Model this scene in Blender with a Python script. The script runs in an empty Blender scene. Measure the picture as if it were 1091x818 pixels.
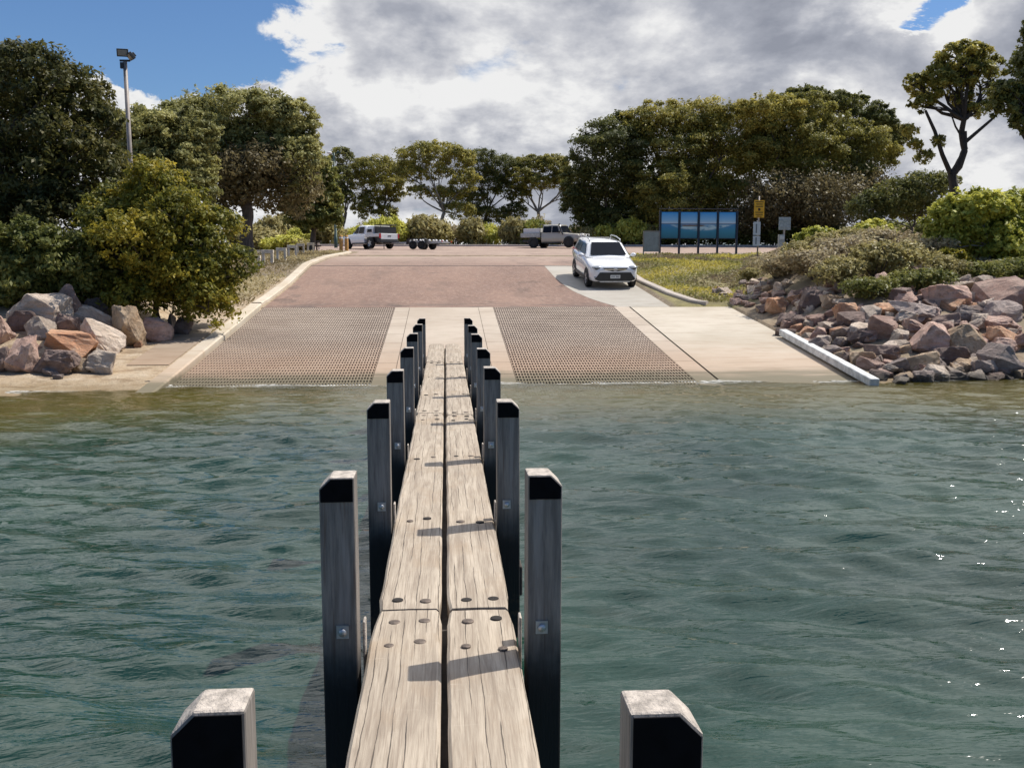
import bpy, bmesh, math, random
import numpy as np
from mathutils import Vector, Matrix, noise
R = math.radians
PI = math.pi
rng = np.random.default_rng(7)
random.seed(7)
sc = bpy.context.scene
col = sc.collection

# ------------------------------------------------------------------ camera
EYE = Vector((0.0, 0.0, 2.33))
F = 1000.0                      # focal length in photo pixels (1091 wide)
PITCH = math.atan(124.0 / F)
YAW = math.atan(71.5 * math.cos(PITCH) / F)
cam_d = bpy.data.cameras.new('camera')
cam_d.sensor_width = 36.0
cam_d.lens = 36.0 * F / 1091.0
cam_d.clip_end = 3000.0
cam_d.clip_start = 0.05
cam = bpy.data.objects.new('camera', cam_d)
cam.location = EYE
cam.rotation_euler = (PI / 2 - PITCH, 0, -YAW)
col.objects.link(cam)
sc.camera = cam
CAMR = cam.rotation_euler.to_matrix()

def ray(px, py):
    return (CAMR @ Vector(((px - 545.5) / F, -(py - 409.0) / F, -1.0)))

def P(px, py, Y):
    """Point on the plane Y = const that the photo shows at (px, py)."""
    d = ray(px, py)
    return EYE + d * (Y / d.y)

# ------------------------------------------------------------------ terrain
PY = [-60, -20, 0, 19.1, 28.7, 34, 39.4, 46, 60, 78, 90, 130, 400, 1200]
PZ = [-2.8, -2.8, -2.2, 0.0, 1.125, 1.68, 2.40, 2.78, 3.25, 3.88, 4.40, 5.2, 6.0, 6.0]
LY = [-60, 0, 8, 13, 16.5, 18.6, 19.6, 21, 23, 25, 28, 34, 39.4]
LZ = [-2.8, -2.2, -1.2, -.60, -.22, -.03, .10, .42, 1.15, 1.55, 1.75, 2.0, 2.43]
RY = [-60, 0, 12, 17, 19.2, 20, 22, 24.5, 26.5, 30, 35, 42, 60, 78]
RZ = [-2.8, -2.2, -1.3, -.6, -.1, .22, .9, 1.7, 2.1, 2.4, 2.65, 2.85, 3.3, 3.88]
def sstep(a, b, x):
    t = np.clip((np.asarray(x, float) - a) / (b - a), 0, 1)
    return t * t * (3 - 2 * t)
def pz(Y):
    return np.interp(Y, PY, PZ)
def gz(X, Y):
    X = np.asarray(X, float); Y = np.asarray(Y, float)
    p = pz(Y)
    l = np.where(Y < 39.4, np.interp(Y, LY, LZ), p)
    r = np.where(Y < 78, np.interp(Y, RY, RZ), p)
    r = r + 0.55 * np.exp(-((X - 18) / 6.0) ** 2 - ((Y - 36) / 7.0) ** 2)
    tl = sstep(-7.3, -9.2, X) if False else 1 - sstep(-9.2, -7.3, X)
    xb = np.maximum(8.9, .326 * Y - .6)
    tr = sstep(xb, xb + 2.6, X) * (1 - sstep(44, 50, Y))
    z = p * (1 - tl - tr) + l * tl + r * tr
    # the made surfaces lie on top of the soil
    road = (1 - sstep(-5.75, -5.70, X) * 0) * ((X > -5.75) & (X < 8.85) & (Y < 28.8)).astype(float)
    road = np.maximum(road, ((X > -5.6) & (X < 7.0) & (Y >= 28.7) & (Y < 50)).astype(float))
    road = np.maximum(road, ((X > -5.4) & (X < 30) & (Y >= 50.2) & (Y < 86)).astype(float))
    road = np.maximum(road, ((Y >= 61) & (Y < 86) & (X < 30)).astype(float))
    return z + 0.06 * (1 - road) - 0.10 * road
def gzs(x, y):
    return float(gz(x, y))
def hit(px, py):
    d = ray(px, py)
    lo = 15.0; s = 15.0
    for i in range(4000):
        q = EYE + d * (s / d.y)
        if q.z <= gzs(q.x, q.y):
            break
        s += 0.05
    return q

# ------------------------------------------------------------------ helpers
def tag(o, label=None, cat=None, group=None, kind=None):
    if label: o['label'] = label
    if cat: o['category'] = cat
    if group: o['group'] = group
    if kind: o['kind'] = kind
    return o
def empty(name, loc, rot=(0, 0, 0), label=None, cat=None, group=None):
    o = bpy.data.objects.new(name, None)
    o.location = loc; o.rotation_euler = rot
    o.empty_display_size = 0.2
    col.objects.link(o)
    return tag(o, label, cat, group)
def kids(o):
    return [c for c in list(col.objects) if c.parent == o]
def copy_tree(o, parent=None):
    c = o.copy(); col.objects.link(c)
    if parent is not None: c.parent = parent
    for ch in kids(o): copy_tree(ch, c)
    return c

class MB:
    def __init__(s):
        s.v = []; s.f = []; s.sm = []; s.mi = []
        s.M = Matrix.Identity(4)
    def add(s, vs, fs, smooth=False, mi=0):
        b = len(s.v)
        for q in vs:
            s.v.append(tuple(s.M @ Vector(q)))
        for f in fs:
            s.f.append(tuple(b + i for i in f)); s.sm.append(smooth); s.mi.append(mi)
        return s
    def box(s, c, d, rot=None, mi=0):
        hx, hy, hz = d[0] / 2, d[1] / 2, d[2] / 2
        vs = [Vector((x, y, z)) for x in (-hx, hx) for y in (-hy, hy) for z in (-hz, hz)]
        if rot is not None: vs = [rot @ q for q in vs]
        vs = [q + Vector(c) for q in vs]
        return s.add(vs, [(0, 1, 3, 2), (4, 6, 7, 5), (0, 4, 5, 1), (2, 3, 7, 6), (0, 2, 6, 4), (1, 5, 7, 3)], mi=mi)
    def bar(s, a, b, w, h, up=(0, 0, 1), mi=0):
        a = Vector(a); b = Vector(b); t = (b - a).normalized()
        u = t.cross(Vector(up))
        if u.length < 1e-4: u = t.cross(Vector((1, 0, 0)))
        u.normalize(); n = u.cross(t)
        vs = []
        for q in (a, b):
            for i, j in ((-1, -1), (1, -1), (1, 1), (-1, 1)):
                vs.append(q + u * (i * w / 2) + n * (j * h / 2))
        return s.add(vs, [(3, 2, 1, 0), (4, 5, 6, 7), (0, 1, 5, 4), (1, 2, 6, 5), (2, 3, 7, 6), (3, 0, 4, 7)], mi=mi)
    def tube(s, pts, rad, n=8, cap=True, mi=0, smooth=True):
        pts = [Vector(p) for p in pts]
        if not hasattr(rad, '__len__'): rad = [rad] * len(pts)
        vs = []; fs = []
        u = None
        for i, p in enumerate(pts):
            t = (pts[min(i + 1, len(pts) - 1)] - pts[max(i - 1, 0)])
            if t.length < 1e-9: t = Vector((0, 0, 1))
            t.normalize()
            if u is None:
                u = t.cross(Vector((0.3, 1, 0.1)))
                if u.length < 1e-3: u = t.cross(Vector((1, 0, 0)))
            else:
                u = u - t * u.dot(t)
            u.normalize(); w = t.cross(u)
            for k in range(n):
                a = 2 * PI * k / n
                vs.append(p + (u * math.cos(a) + w * math.sin(a)) * rad[i])
        for i in range(len(pts) - 1):
            for k in range(n):
                k2 = (k + 1) % n
                fs.append((i * n + k, i * n + k2, (i + 1) * n + k2, (i + 1) * n + k))
        s.add(vs, fs, smooth, mi)
        if cap:
            s.add([vs[k] for k in range(n)], [tuple(reversed(range(n)))], False, mi)
            s.add([vs[(len(pts) - 1) * n + k] for k in range(n)], [tuple(range(n))], False, mi)
        return s
    def lathe(s, prof, c=(0, 0, 0), axis='z', n=20, mi=0, smooth=True):
        """prof: list of (radius, height)"""
        vs = []; fs = []
        for (r, h) in prof:
            for k in range(n):
                a = 2 * PI * k / n
                x, y = r * math.cos(a), r * math.sin(a)
                q = {'z': (x, y, h), 'y': (x, h, y), 'x': (h, x, y)}[axis]
                vs.append((q[0] + c[0], q[1] + c[1], q[2] + c[2]))
        for i in range(len(prof) - 1):
            for k in range(n):
                k2 = (k + 1) % n
                fs.append((i * n + k, i * n + k2, (i + 1) * n + k2, (i + 1) * n + k))
        return s.add(vs, fs, smooth, mi)
    def prism(s, poly, a, b, axis='x', mi=0):
        """polygon in the plane across axis, from a to b along it"""
        def q(u, w, h):
            return {'x': (h, u, w), 'y': (u, h, w), 'z': (u, w, h)}[axis]
        n = len(poly)
        vs = [q(u, w, a) for u, w in poly] + [q(u, w, b) for u, w in poly]
        fs = [tuple(range(n)), tuple(reversed(range(n, 2 * n)))]
        fs += [((i + 1) % n, i, n + i, n + (i + 1) % n) for i in range(n)]
        return s.add(vs, fs, mi=mi)
    def ellipsoid(s, c, r, n=14, m=8, mi=0):
        prof = []
        vs = []; fs = []
        for i in range(m + 1):
            t = PI * i / m
            for k in range(n):
                a = 2 * PI * k / n
                vs.append((c[0] + r[0] * math.sin(t) * math.cos(a), c[1] + r[1] * math.sin(t) * math.sin(a), c[2] + r[2] * math.cos(t)))
        for i in range(m):
            for k in range(n):
                k2 = (k + 1) % n
                fs.append((i * n + k, (i + 1) * n + k, (i + 1) * n + k2, i * n + k2))
        return s.add(vs, fs, True, mi)
    def build(s, name, mat, parent=None, bevel=0.0, fix=True):
        me = bpy.data.meshes.new(name)
        me.from_pydata(s.v, [], s.f)
        mats = mat if isinstance(mat, (list, tuple)) else [mat]
        for m in mats: me.materials.append(m)
        me.polygons.foreach_set('use_smooth', s.sm)
        me.polygons.foreach_set('material_index', s.mi)
        if fix:
            bm = bmesh.new(); bm.from_mesh(me)
            bmesh.ops.remove_doubles(bm, verts=bm.verts, dist=1e-5)
            bmesh.ops.recalc_face_normals(bm, faces=bm.faces)
            bm.to_mesh(me); bm.free()
        me.update()
        o = bpy.data.objects.new(name, me)
        if parent is not None: o.parent = parent
        col.objects.link(o)
        if bevel:
            b = o.modifiers.new('bevel', 'BEVEL'); b.width = bevel; b.segments = 2; b.limit_method = 'ANGLE'; b.angle_limit = R(40)
        return o

def np_mesh(name, verts, quads, mat, attrs=None, smooth=False, parent=None):
    me = bpy.data.meshes.new(name)
    nv, nf = len(verts), len(quads)
    me.vertices.add(nv); me.vertices.foreach_set('co', np.asarray(verts, np.float32).ravel())
    me.loops.add(nf * 4); me.loops.foreach_set('vertex_index', np.asarray(quads, np.int32).ravel())
    me.polygons.add(nf)
    me.polygons.foreach_set('loop_start', np.arange(0, nf * 4, 4, dtype=np.int32))
    me.polygons.foreach_set('use_smooth', np.full(nf, smooth))
    if attrs:
        for k, a in attrs.items():
            at = me.attributes.new(k, 'FLOAT', 'POINT'); at.data.foreach_set('value', np.asarray(a, np.float32))
    me.update(calc_edges=True)
    if mat: me.materials.append(mat)
    o = bpy.data.objects.new(name, me)
    if parent is not None: o.parent = parent
    col.objects.link(o)
    return o
def grid_quads(nx, ny):
    i = np.arange(nx - 1)[None, :]; j = np.arange(ny - 1)[:, None]
    a = (j * nx + i).ravel()
    return np.stack([a, a + 1, a + nx + 1, a + nx], 1)

# ------------------------------------------------------------------ materials
class NT:
    def __init__(s, tree): s.t = tree; s.n = tree.nodes; s.l = tree.links
    def new(s, typ, **kw):
        n = s.n.new(typ)
        for k, v in kw.items(): setattr(n, k, v)
        return n
    def set(s, sock, v):
        if isinstance(v, bpy.types.NodeSocket): s.l.new(v, sock)
        elif v is not None:
            if sock.type == 'RGBA' and hasattr(v, '__len__') and len(v) == 3: v = (*v, 1)
            sock.default_value = v
    def math(s, op, a, b=None, c=None, clamp=False):
        n = s.new('ShaderNodeMath', operation=op); n.use_clamp = clamp
        s.set(n.inputs[0], a)
        if b is not None: s.set(n.inputs[1], b)
        if c is not None: s.set(n.inputs[2], c)
        return n.outputs[0]
    def vmath(s, op, a, b=None):
        n = s.new('ShaderNodeVectorMath', operation=op)
        s.set(n.inputs[0], a)
        if b is not None: s.set(n.inputs[1], b)
        return n.outputs[0]
    def mix(s, f, a, b, blend='MIX'):
        n = s.new('ShaderNodeMix', data_type='RGBA', blend_type=blend)
        s.set(n.inputs[0], f); s.set(n.inputs[6], a); s.set(n.inputs[7], b)
        return n.outputs[2]
    def fmix(s, f, a, b):
        n = s.new('ShaderNodeMix', data_type='FLOAT')
        s.set(n.inputs[0], f); s.set(n.inputs[2], a); s.set(n.inputs[3], b)
        return n.outputs[0]
    def noise(s, vec, scale, detail=4, rough=.55, dim='3D', distort=0):
        n = s.new('ShaderNodeTexNoise', noise_dimensions=dim)
        if vec is not None: s.set(n.inputs['Vector'], vec)
        n.inputs['Scale'].default_value = scale; n.inputs['Detail'].default_value = detail
        n.inputs['Roughness'].default_value = rough; n.inputs['Distortion'].default_value = distort
        return n.outputs[0]
    def vor(s, vec, scale, feature='F1', out=0):
        n = s.new('ShaderNodeTexVoronoi', feature=feature)
        s.set(n.inputs['Vector'], vec); n.inputs['Scale'].default_value = scale
        return n.outputs[out]
    def ramp(s, f, stops, interp='LINEAR'):
        n = s.new('ShaderNodeValToRGB'); s.set(n.inputs[0], f)
        cr = n.color_ramp; cr.interpolation = interp
        while len(cr.elements) < len(stops): cr.elements.new(0.5)
        for e, (p, c) in zip(cr.elements, stops):
            e.position = p
            e.color = (*c, 1) if hasattr(c, '__len__') else (c, c, c, 1)
        return n.outputs[0]
    def step(s, f, a, b):
        n = s.new('ShaderNodeMapRange', interpolation_type='SMOOTHSTEP'); n.clamp = True
        s.set(n.inputs[0], f); s.set(n.inputs[1], a); s.set(n.inputs[2], b)
        return n.outputs[0]
    def mapping(s, vec, scale=(1, 1, 1), loc=(0, 0, 0), rot=(0, 0, 0)):
        n = s.new('ShaderNodeMapping'); s.set(n.inputs[0], vec)
        n.inputs[1].default_value = loc; n.inputs[2].default_value = rot; n.inputs[3].default_value = scale
        return n.outputs[0]
    def obj(s): return s.new('ShaderNodeTexCoord').outputs['Object']
    def pos(s): return s.new('ShaderNodeNewGeometry').outputs['Position']
    def attr(s, name): return s.new('ShaderNodeAttribute', attribute_name=name).outputs['Fac']
    def rand(s): return s.new('ShaderNodeObjectInfo').outputs['Random']
    def bump(s, h, strength=.3, dist=.02):
        n = s.new('ShaderNodeBump'); n.inputs['Strength'].default_value = strength; n.inputs['Distance'].default_value = dist
        s.set(n.inputs['Height'], h); return n.outputs[0]
    def sep(s, v):
        n = s.new('ShaderNodeSeparateXYZ'); s.set(n.inputs[0], v); return n.outputs

def newmat(name):
    m = bpy.data.materials.new(name); m.use_nodes = True
    t = NT(m.node_tree); b = m.node_tree.nodes['Principled BSDF']
    return m, t, b
def simple(name, c, rough=.5, metal=0.0, var=.12, scale=6.0, bump=0.0, spec=None, coat=0.0):
    m, t, b = newmat(name)
    o = t.obj()
    n = t.noise(o, scale, 5, .6)
    d = tuple(x * (1 - var) for x in c); e = tuple(min(1, x * (1 + var)) for x in c)
    t.set(b.inputs['Base Color'], t.mix(t.step(n, .3, .7), d, e))
    b.inputs['Roughness'].default_value = rough; b.inputs['Metallic'].default_value = metal
    if spec is not None: b.inputs['Specular IOR Level'].default_value = spec
    if coat: b.inputs['Coat Weight'].default_value = coat
    if bump: t.set(b.inputs['Normal'], t.bump(t.noise(o, scale * 5, 4), bump, .01))
    return m

MAT = {}
def leaf_mat(name, c1, c2, c3, transl=.42, rough=.5, k=2.0):
    c1, c2, c3 = [tuple(min(.8, x * k) for x in c) for c in (c1, c2, c3)]
    m, t, b = newmat(name)
    f = t.attr('tint')
    c = t.ramp(f, [(0, c1), (.5, c2), (1, c3)])
    t.set(b.inputs['Base Color'], c); b.inputs['Roughness'].default_value = rough
    b.inputs['Specular IOR Level'].default_value = .3
    tr = t.new('ShaderNodeBsdfTranslucent'); t.set(tr.inputs[0], c)
    mx = t.new('ShaderNodeMixShader'); mx.inputs[0].default_value = transl
    t.l.new(b.outputs[0], mx.inputs[1]); t.l.new(tr.outputs[0], mx.inputs[2])
    t.l.new(mx.outputs[0], m.node_tree.nodes['Material Output'].inputs[0])
    return m
MAT['leaf_dark'] = leaf_mat('leaf_dark', (.036, .044, .014), (.072, .077, .022), (.15, .138, .036))
MAT['leaf_deep'] = leaf_mat('leaf_deep', (.03, .036, .013), (.065, .066, .02), (.14, .12, .034), k=1.5)
MAT['leaf_olive'] = leaf_mat('leaf_olive', (.066, .068, .018), (.145, .134, .032), (.27, .23, .055))
MAT['leaf_grey_olive'] = leaf_mat('leaf_grey_olive', (.069, .073, .027), (.145, .140, .05), (.26, .24, .088))
MAT['leaf_mid'] = leaf_mat('leaf_mid', (.045, .055, .015), (.09, .096, .025), (.16, .15, .04))
MAT['leaf_bush'] = leaf_mat('leaf_bush', (.038, .046, .012), (.115, .110, .017), (.25, .195, .025))
MAT['leaf_bright'] = leaf_mat('leaf_bright', (.10, .115, .02), (.25, .245, .045), (.40, .38, .10))
MAT['leaf_grey'] = leaf_mat('leaf_grey', (.10, .078, .05), (.19, .155, .095), (.26, .225, .125))
MAT['leaf_scrub'] = leaf_mat('leaf_scrub', (.09, .08, .035), (.17, .145, .06), (.25, .22, .09))
MAT['leaf_dry'] = leaf_mat('leaf_dry', (.048, .040, .022), (.088, .072, .037), (.14, .115, .05))
MAT['pigface'] = leaf_mat('pigface', (.17, .12, .09), (.17, .17, .05), (.46, .38, .08), k=1.35)
MAT['dry_grass'] = leaf_mat('dry_grass', (.09, .07, .035), (.17, .135, .07), (.25, .21, .11))

def mat_bark(name, a, b_):
    m, t, b = newmat(name)
    o = t.obj(); st = t.mapping(o, (4, 4, .8))
    n = t.noise(st, 3, 5, .65)
    t.set(b.inputs['Base Color'], t.ramp(n, [(.3, a), (.7, b_)]))
    b.inputs['Roughness'].default_value = .9
    t.set(b.inputs['Normal'], t.bump(n, .6, .03))
    return m
MAT['bark'] = mat_bark('bark', (.05, .038, .03), (.16, .125, .10))
MAT['bark_pale'] = mat_bark('bark_pale', (.12, .10, .085), (.36, .32, .28))
MAT['bark_dark'] = mat_bark('bark_dark', (.02, .016, .013), (.06, .048, .04))

def mat_rock(name, a, b_, c_):
    m, t, b = newmat(name)
    o = t.obj()
    r = t.rand()
    ov = t.vmath('ADD', o, t.mapping(t.new('ShaderNodeObjectInfo').outputs['Location'], (3, 3, 3)))
    n1 = t.noise(ov, 1.7, 5, .6); n2 = t.noise(ov, 14, 6, .7); n3 = t.noise(ov, 60, 3, .7)
    a = tuple(x * 1.25 for x in a); b_ = tuple(min(.7, x * 1.27) for x in b_); c_ = tuple(min(.72, x * 1.25) for x in c_)
    base = t.mix(t.step(n1, .35, .65), a, b_)
    base = t.mix(t.step(n2, .52, .75), base, c_)
    base = t.mix(t.math('MULTIPLY', t.step(t.noise(ov, 7, 6, .75), .50, .60), .5), base, tuple(x * .5 for x in a))
    dk = t.math('MULTIPLY', t.step(n3, .55, .72), .5)
    base = t.mix(dk, base, tuple(x * .45 for x in a))
    lich = t.math('MULTIPLY', t.step(t.noise(ov, 5, 5, .7), .62, .7), .5)
    base = t.mix(lich, base, (.1, .09, .08))
    hs = t.new('ShaderNodeHueSaturation')
    t.set(hs.inputs['Value'], t.math('ADD', t.math('MULTIPLY', r, .45), .8)); t.set(hs.inputs['Color'], base)
    hs.inputs['Saturation'].default_value = .95
    # wet and weedy close to the waterline
    z = t.sep(t.pos())[2]
    wet = t.math('MULTIPLY', t.math('SUBTRACT', 1, t.step(t.math('ADD', z, t.math('MULTIPLY', n1, .12)), .1, .3)), .8)
    t.set(b.inputs['Base Color'], t.mix(wet, hs.outputs[0], (.045, .042, .03)))
    b.inputs['Roughness'].default_value = .8
    h = t.math('ADD', t.math('MULTIPLY', n2, .7), t.math('MULTIPLY', n3, .3))
    t.set(b.inputs['Normal'], t.bump(h, 1.0, .08))
    return m
MAT['rock_pink'] = mat_rock('rock_pink', (.34, .20, .15), (.46, .31, .24), (.52, .42, .35))
MAT['rock_orange'] = mat_rock('rock_orange', (.42, .20, .10), (.52, .31, .18), (.55, .44, .33))
MAT['rock_pale'] = mat_rock('rock_pale', (.42, .325, .245), (.53, .43, .34), (.58, .52, .43))
MAT['rock_grey'] = mat_rock('rock_grey', (.235, .175, .15), (.36, .285, .245), (.47, .40, .35))
MAT['rock_dark'] = mat_rock('rock_dark', (.15, .10, .082), (.25, .172, .14), (.36, .28, .23))
MAT['rock_tan'] = mat_rock('rock_tan', (.40, .27, .16), (.54, .40, .26), (.52, .28, .12))

def mat_ground():
    m, t, b = newmat('ground')
    p = t.pos()
    n1 = t.noise(p, .35, 5, .6); n2 = t.noise(p, 2.5, 6, .65); n3 = t.noise(p, 22, 4, .7)
    soil = t.mix(t.step(n2, .3, .7), (.16, .115, .075), (.30, .235, .16))
    soil = t.mix(t.step(n1, .4, .7), soil, (.20, .17, .11))
    sand = t.mix(t.step(n2, .3, .7), (.40, .29, .18), (.52, .42, .30))
    sand = t.mix(t.math('MULTIPLY', t.step(n3, .5, .75), .6), sand, (.22, .16, .10))
    sand = t.mix(t.math('MULTIPLY', t.step(t.noise(t.mapping(p, (1, 2.2, 1)), 1.3, 6, .7), .52, .62), .65), sand, (.20, .13, .07))
    grass = t.mix(t.step(n2, .35, .68), (.15, .13, .05), (.26, .23, .08))
    c = t.mix(t.attr('sand'), soil, sand)
    c = t.mix(t.attr('grass'), c, grass)
    z = t.sep(p)[2]
    wet = t.math('MULTIPLY', t.math('SUBTRACT', 1, t.step(t.math('ADD', z, t.math('MULTIPLY', n2, .1)), .03, .2)), .55)
    c = t.mix(wet, c, (.16, .11, .045))
    c = t.mix(t.math('MULTIPLY', t.step(n3, .45, .8), .35), c, (.09, .07, .05))
    t.set(b.inputs['Base Color'], c); b.inputs['Roughness'].default_value = .95
    t.set(b.inputs['Normal'], t.bump(t.math('ADD', n3, n2), .6, .05))
    return m
MAT['ground'] = mat_ground()

def mat_concrete(name, a, b_, stain, wetline=True, joint=None):
    m, t, b = newmat(name)
    p = t.pos()
    n1 = t.noise(p, .5, 5, .6); n2 = t.noise(t.mapping(p, (1.2, 5, 1)), 1.0, 6, .65); n3 = t.noise(p, 40, 4, .7)
    c = t.mix(t.step(n1, .3, .7), a, b_)
    c = t.mix(t.math('MULTIPLY', t.step(n2, .45, .75), .6), c, stain)
    c = t.mix(t.math('MULTIPLY', t.step(n3, .5, .8), .35), c, tuple(x * .6 for x in a))
    sx = t.sep(p)
    if wetline:
        zz = t.math('ADD', sx[2], t.math('MULTIPLY', t.noise(t.mapping(p, (.6, 3, 1)), 1.0, 4), .25))
        band = t.math('MULTIPLY', t.step(zz, .75, .25), .5)
        c = t.mix(band, c, (.36, .22, .13))
        wet = t.math('MULTIPLY', t.step(zz, .30, .14), .8)
        c = t.mix(wet, c, (.10, .095, .055))
    t.set(b.inputs['Base Color'], c); b.inputs['Roughness'].default_value = .85
    t.set(b.inputs['Normal'], t.bump(t.math('ADD', t.math('MULTIPLY', n3, .5), n2), .25, .01))
    return m
MAT['apron'] = mat_concrete('apron_concrete', (.43, .375, .295), (.53, .47, .385), (.34, .26, .185))
MAT['slab'] = mat_concrete('slab_concrete', (.40, .33, .26), (.49, .415, .335), (.33, .255, .19))
MAT['grid'] = mat_concrete('panel_concrete', (.275, .212, .165), (.36, .288, .228), (.21, .152, .115))
MAT['lane'] = mat_concrete('lane_concrete', (.36, .33, .28), (.43, .40, .35), (.30, .25, .20), False)
MAT['kerb'] = mat_concrete('kerb_concrete', (.5, .42, .31), (.6, .53, .43), (.42, .32, .22))
MAT['kerb_grey'] = mat_concrete('kerb_grey', (.4, .35, .3), (.48, .42, .37), (.32, .26, .2), False)
MAT['slot'] = simple('slot_silt', (.07, .048, .038), .9, var=.4, scale=3)

def mat_asphalt():
    m, t, b = newmat('red_asphalt')
    p = t.pos()
    n1 = t.noise(t.mapping(p, (1, .5, 1)), .35, 6, .65); n2 = t.noise(p, 3, 5, .7); n3 = t.noise(p, 50, 3, .7)
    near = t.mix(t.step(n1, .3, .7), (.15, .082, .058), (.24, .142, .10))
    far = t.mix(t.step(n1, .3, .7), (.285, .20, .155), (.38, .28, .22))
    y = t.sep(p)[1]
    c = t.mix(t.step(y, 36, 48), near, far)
    c = t.mix(t.math('MULTIPLY', t.step(n2, .45, .7), .5), c, (.15, .098, .078))
    c = t.mix(t.math('MULTIPLY', t.step(n3, .45, .7), .55), c, (.42, .33, .28))
    oil = t.math('MULTIPLY', t.step(t.noise(t.mapping(p, (1, .6, 1)), .9, 3, .5), .64, .70), .5)
    c = t.mix(oil, c, (.09, .062, .05))
    fine = t.noise(t.mapping(p, (1.5, .5, 1)), 5, 6, .75)
    c = t.mix(t.math('MULTIPLY', t.step(fine, .45, .65), .4), c, (.36, .25, .195))
    # dark scuffs on the last metre above the ramp, old patches
    sc_ = t.math('MULTIPLY', t.math('MULTIPLY', t.step(y, 30.2, 28.8), t.step(t.noise(t.mapping(p, (.8, 3, 1)), 1.1, 5), .42, .6)), .6)
    c = t.mix(sc_, c, (.07, .06, .055))
    pat = t.math('MULTIPLY', t.step(t.noise(t.mapping(p, (.5, .22, 1)), 1.0, 4, .6), .56, .64), .35)
    c = t.mix(pat, c, (.13, .088, .07))
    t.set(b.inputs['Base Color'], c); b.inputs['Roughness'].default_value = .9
    t.set(b.inputs['Normal'], t.bump(n3, .4, .01))
    return m
MAT['asphalt'] = mat_asphalt()
MAT['seam'] = simple('seam_tar', (.10, .08, .07), .8)

def mat_plank():
    m, t, b = newmat('weathered_plank')
    o = t.vmath('ADD', t.obj(), t.mapping(t.new('ShaderNodeObjectInfo').outputs['Location'], (5, 1.3, 1)))
    g1 = t.noise(t.mapping(o, (14, .9, 6)), 1.6, 6, .65, distort=.6)
    g2 = t.noise(t.mapping(o, (75, 1.6, 20)), 2.0, 6, .65)
    bl = t.noise(t.mapping(o, (3, 1.5, 3)), 1.6, 5, .6)
    c = t.mix(t.step(g1, .3, .7), (.29, .235, .18), (.49, .415, .325))
    c = t.mix(t.math('MULTIPLY', t.step(g2, .45, .72), .7), c, (.20, .15, .11))
    c = t.mix(t.math('MULTIPLY', t.step(bl, .5, .7), .6), c, (.33, .25, .175))
    # long dry splits following the grain
    wv = t.noise(t.mapping(o, (1.6, .7, 1)), 2.0, 4, .55)
    sx = t.sep(o)
    xx = t.math('ADD', sx[0], t.math('MULTIPLY', wv, .05))
    tri = t.math('ABSOLUTE', t.math('SUBTRACT', t.math('FRACT', t.math('MULTIPLY', xx, 19)), .5))
    keep = t.step(t.noise(t.mapping(o, (8, .55, 1)), 1.7, 2, .5), .46, .52)
    thin = t.math('ADD', t.math('MULTIPLY', t.noise(t.mapping(o, (4, 3, 1)), 2, 4), .11), -.022)
    crack = t.math('MULTIPLY', t.math('LESS_THAN', tri, thin), keep)
    c = t.mix(t.math('MULTIPLY', crack, .82), c, (.045, .034, .026))
    # crosswise scuffs
    sc2 = t.math('MULTIPLY', t.step(t.noise(t.mapping(o, (4, 26, 4)), 1.5, 4, .6), .62, .74), .25)
    c = t.mix(sc2, c, (.54, .47, .38))
    t.set(b.inputs['Base Color'], c); b.inputs['Roughness'].default_value = .85
    h = t.math('SUBTRACT', t.math('ADD', t.math('MULTIPLY', g1, .6), t.math('MULTIPLY', g2, .4)), t.math('MULTIPLY', crack, 1.5))
    t.set(b.inputs['Normal'], t.bump(h, .7, .008))
    return m
MAT['plank'] = mat_plank()

def mat_post():
    m, t, b = newmat('post_timber')
    p = t.pos()
    g = t.noise(t.mapping(p, (30, 30, 2)), 1.3, 5, .65)
    g2 = t.noise(t.mapping(p, (90, 90, 6)), 1.3, 4, .6)
    c = t.mix(t.step(g, .3, .7), (.145, .125, .11), (.27, .235, .205))
    c = t.mix(t.math('MULTIPLY', t.step(g2, .5, .7), .5), c, (.085, .078, .075))
    nz = t.new('ShaderNodeNewGeometry').outputs['Normal']
    z = t.sep(p)[2]
    bl = t.noise(p, 3.0, 4, .6)
    zz = t.math('ADD', z, t.math('MULTIPLY', bl, .35))
    stn = t.math('MULTIPLY', t.step(t.noise(t.mapping(p, (22, 22, 1.1)), 1.0, 4, .6), .52, .66), .6)
    c = t.mix(stn, c, (.30, .27, .25))
    rust = t.math('MULTIPLY', t.step(t.noise(t.mapping(p, (34, 34, 1.6)), 1.0, 3, .6), .60, .70), .5)
    c = t.mix(rust, c, (.11, .055, .03))
    c = t.mix(t.step(zz, 1.12, .76), c, (.013, .011, .010))
    weed = t.math('MULTIPLY', t.step(zz, .5, .3), t.step(t.noise(p, 25, 5, .7), .5, .65))
    c = t.mix(weed, c, (.06, .035, .02))
    t.set(b.inputs['Base Color'], c); b.inputs['Roughness'].default_value = .75
    t.set(b.inputs['Normal'], t.bump(t.math('ADD', g, g2), .4, .006))
    return m
MAT['post'] = mat_post()
MAT['post_top'] = simple('post_end_grain', (.42, .37, .32), .9, var=.35, scale=30, bump=.6)
MAT['black_paint'] = simple('black_panel', (.004, .004, .005), .8, var=.3, scale=20, spec=.1)
MAT['galv'] = simple('galvanised_steel', (.45, .46, .47), .45, .7, var=.2, scale=12)
MAT['bolt'] = simple('rusted_bolt', (.14, .11, .09), .6, .5, var=.4, scale=60)
MAT['hole'] = simple('bolt_hole', (.02, .016, .013), .9)
MAT['beam_dark'] = simple('dark_bearer', (.06, .05, .042), .9, var=.3, scale=8, bump=.3)

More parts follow.
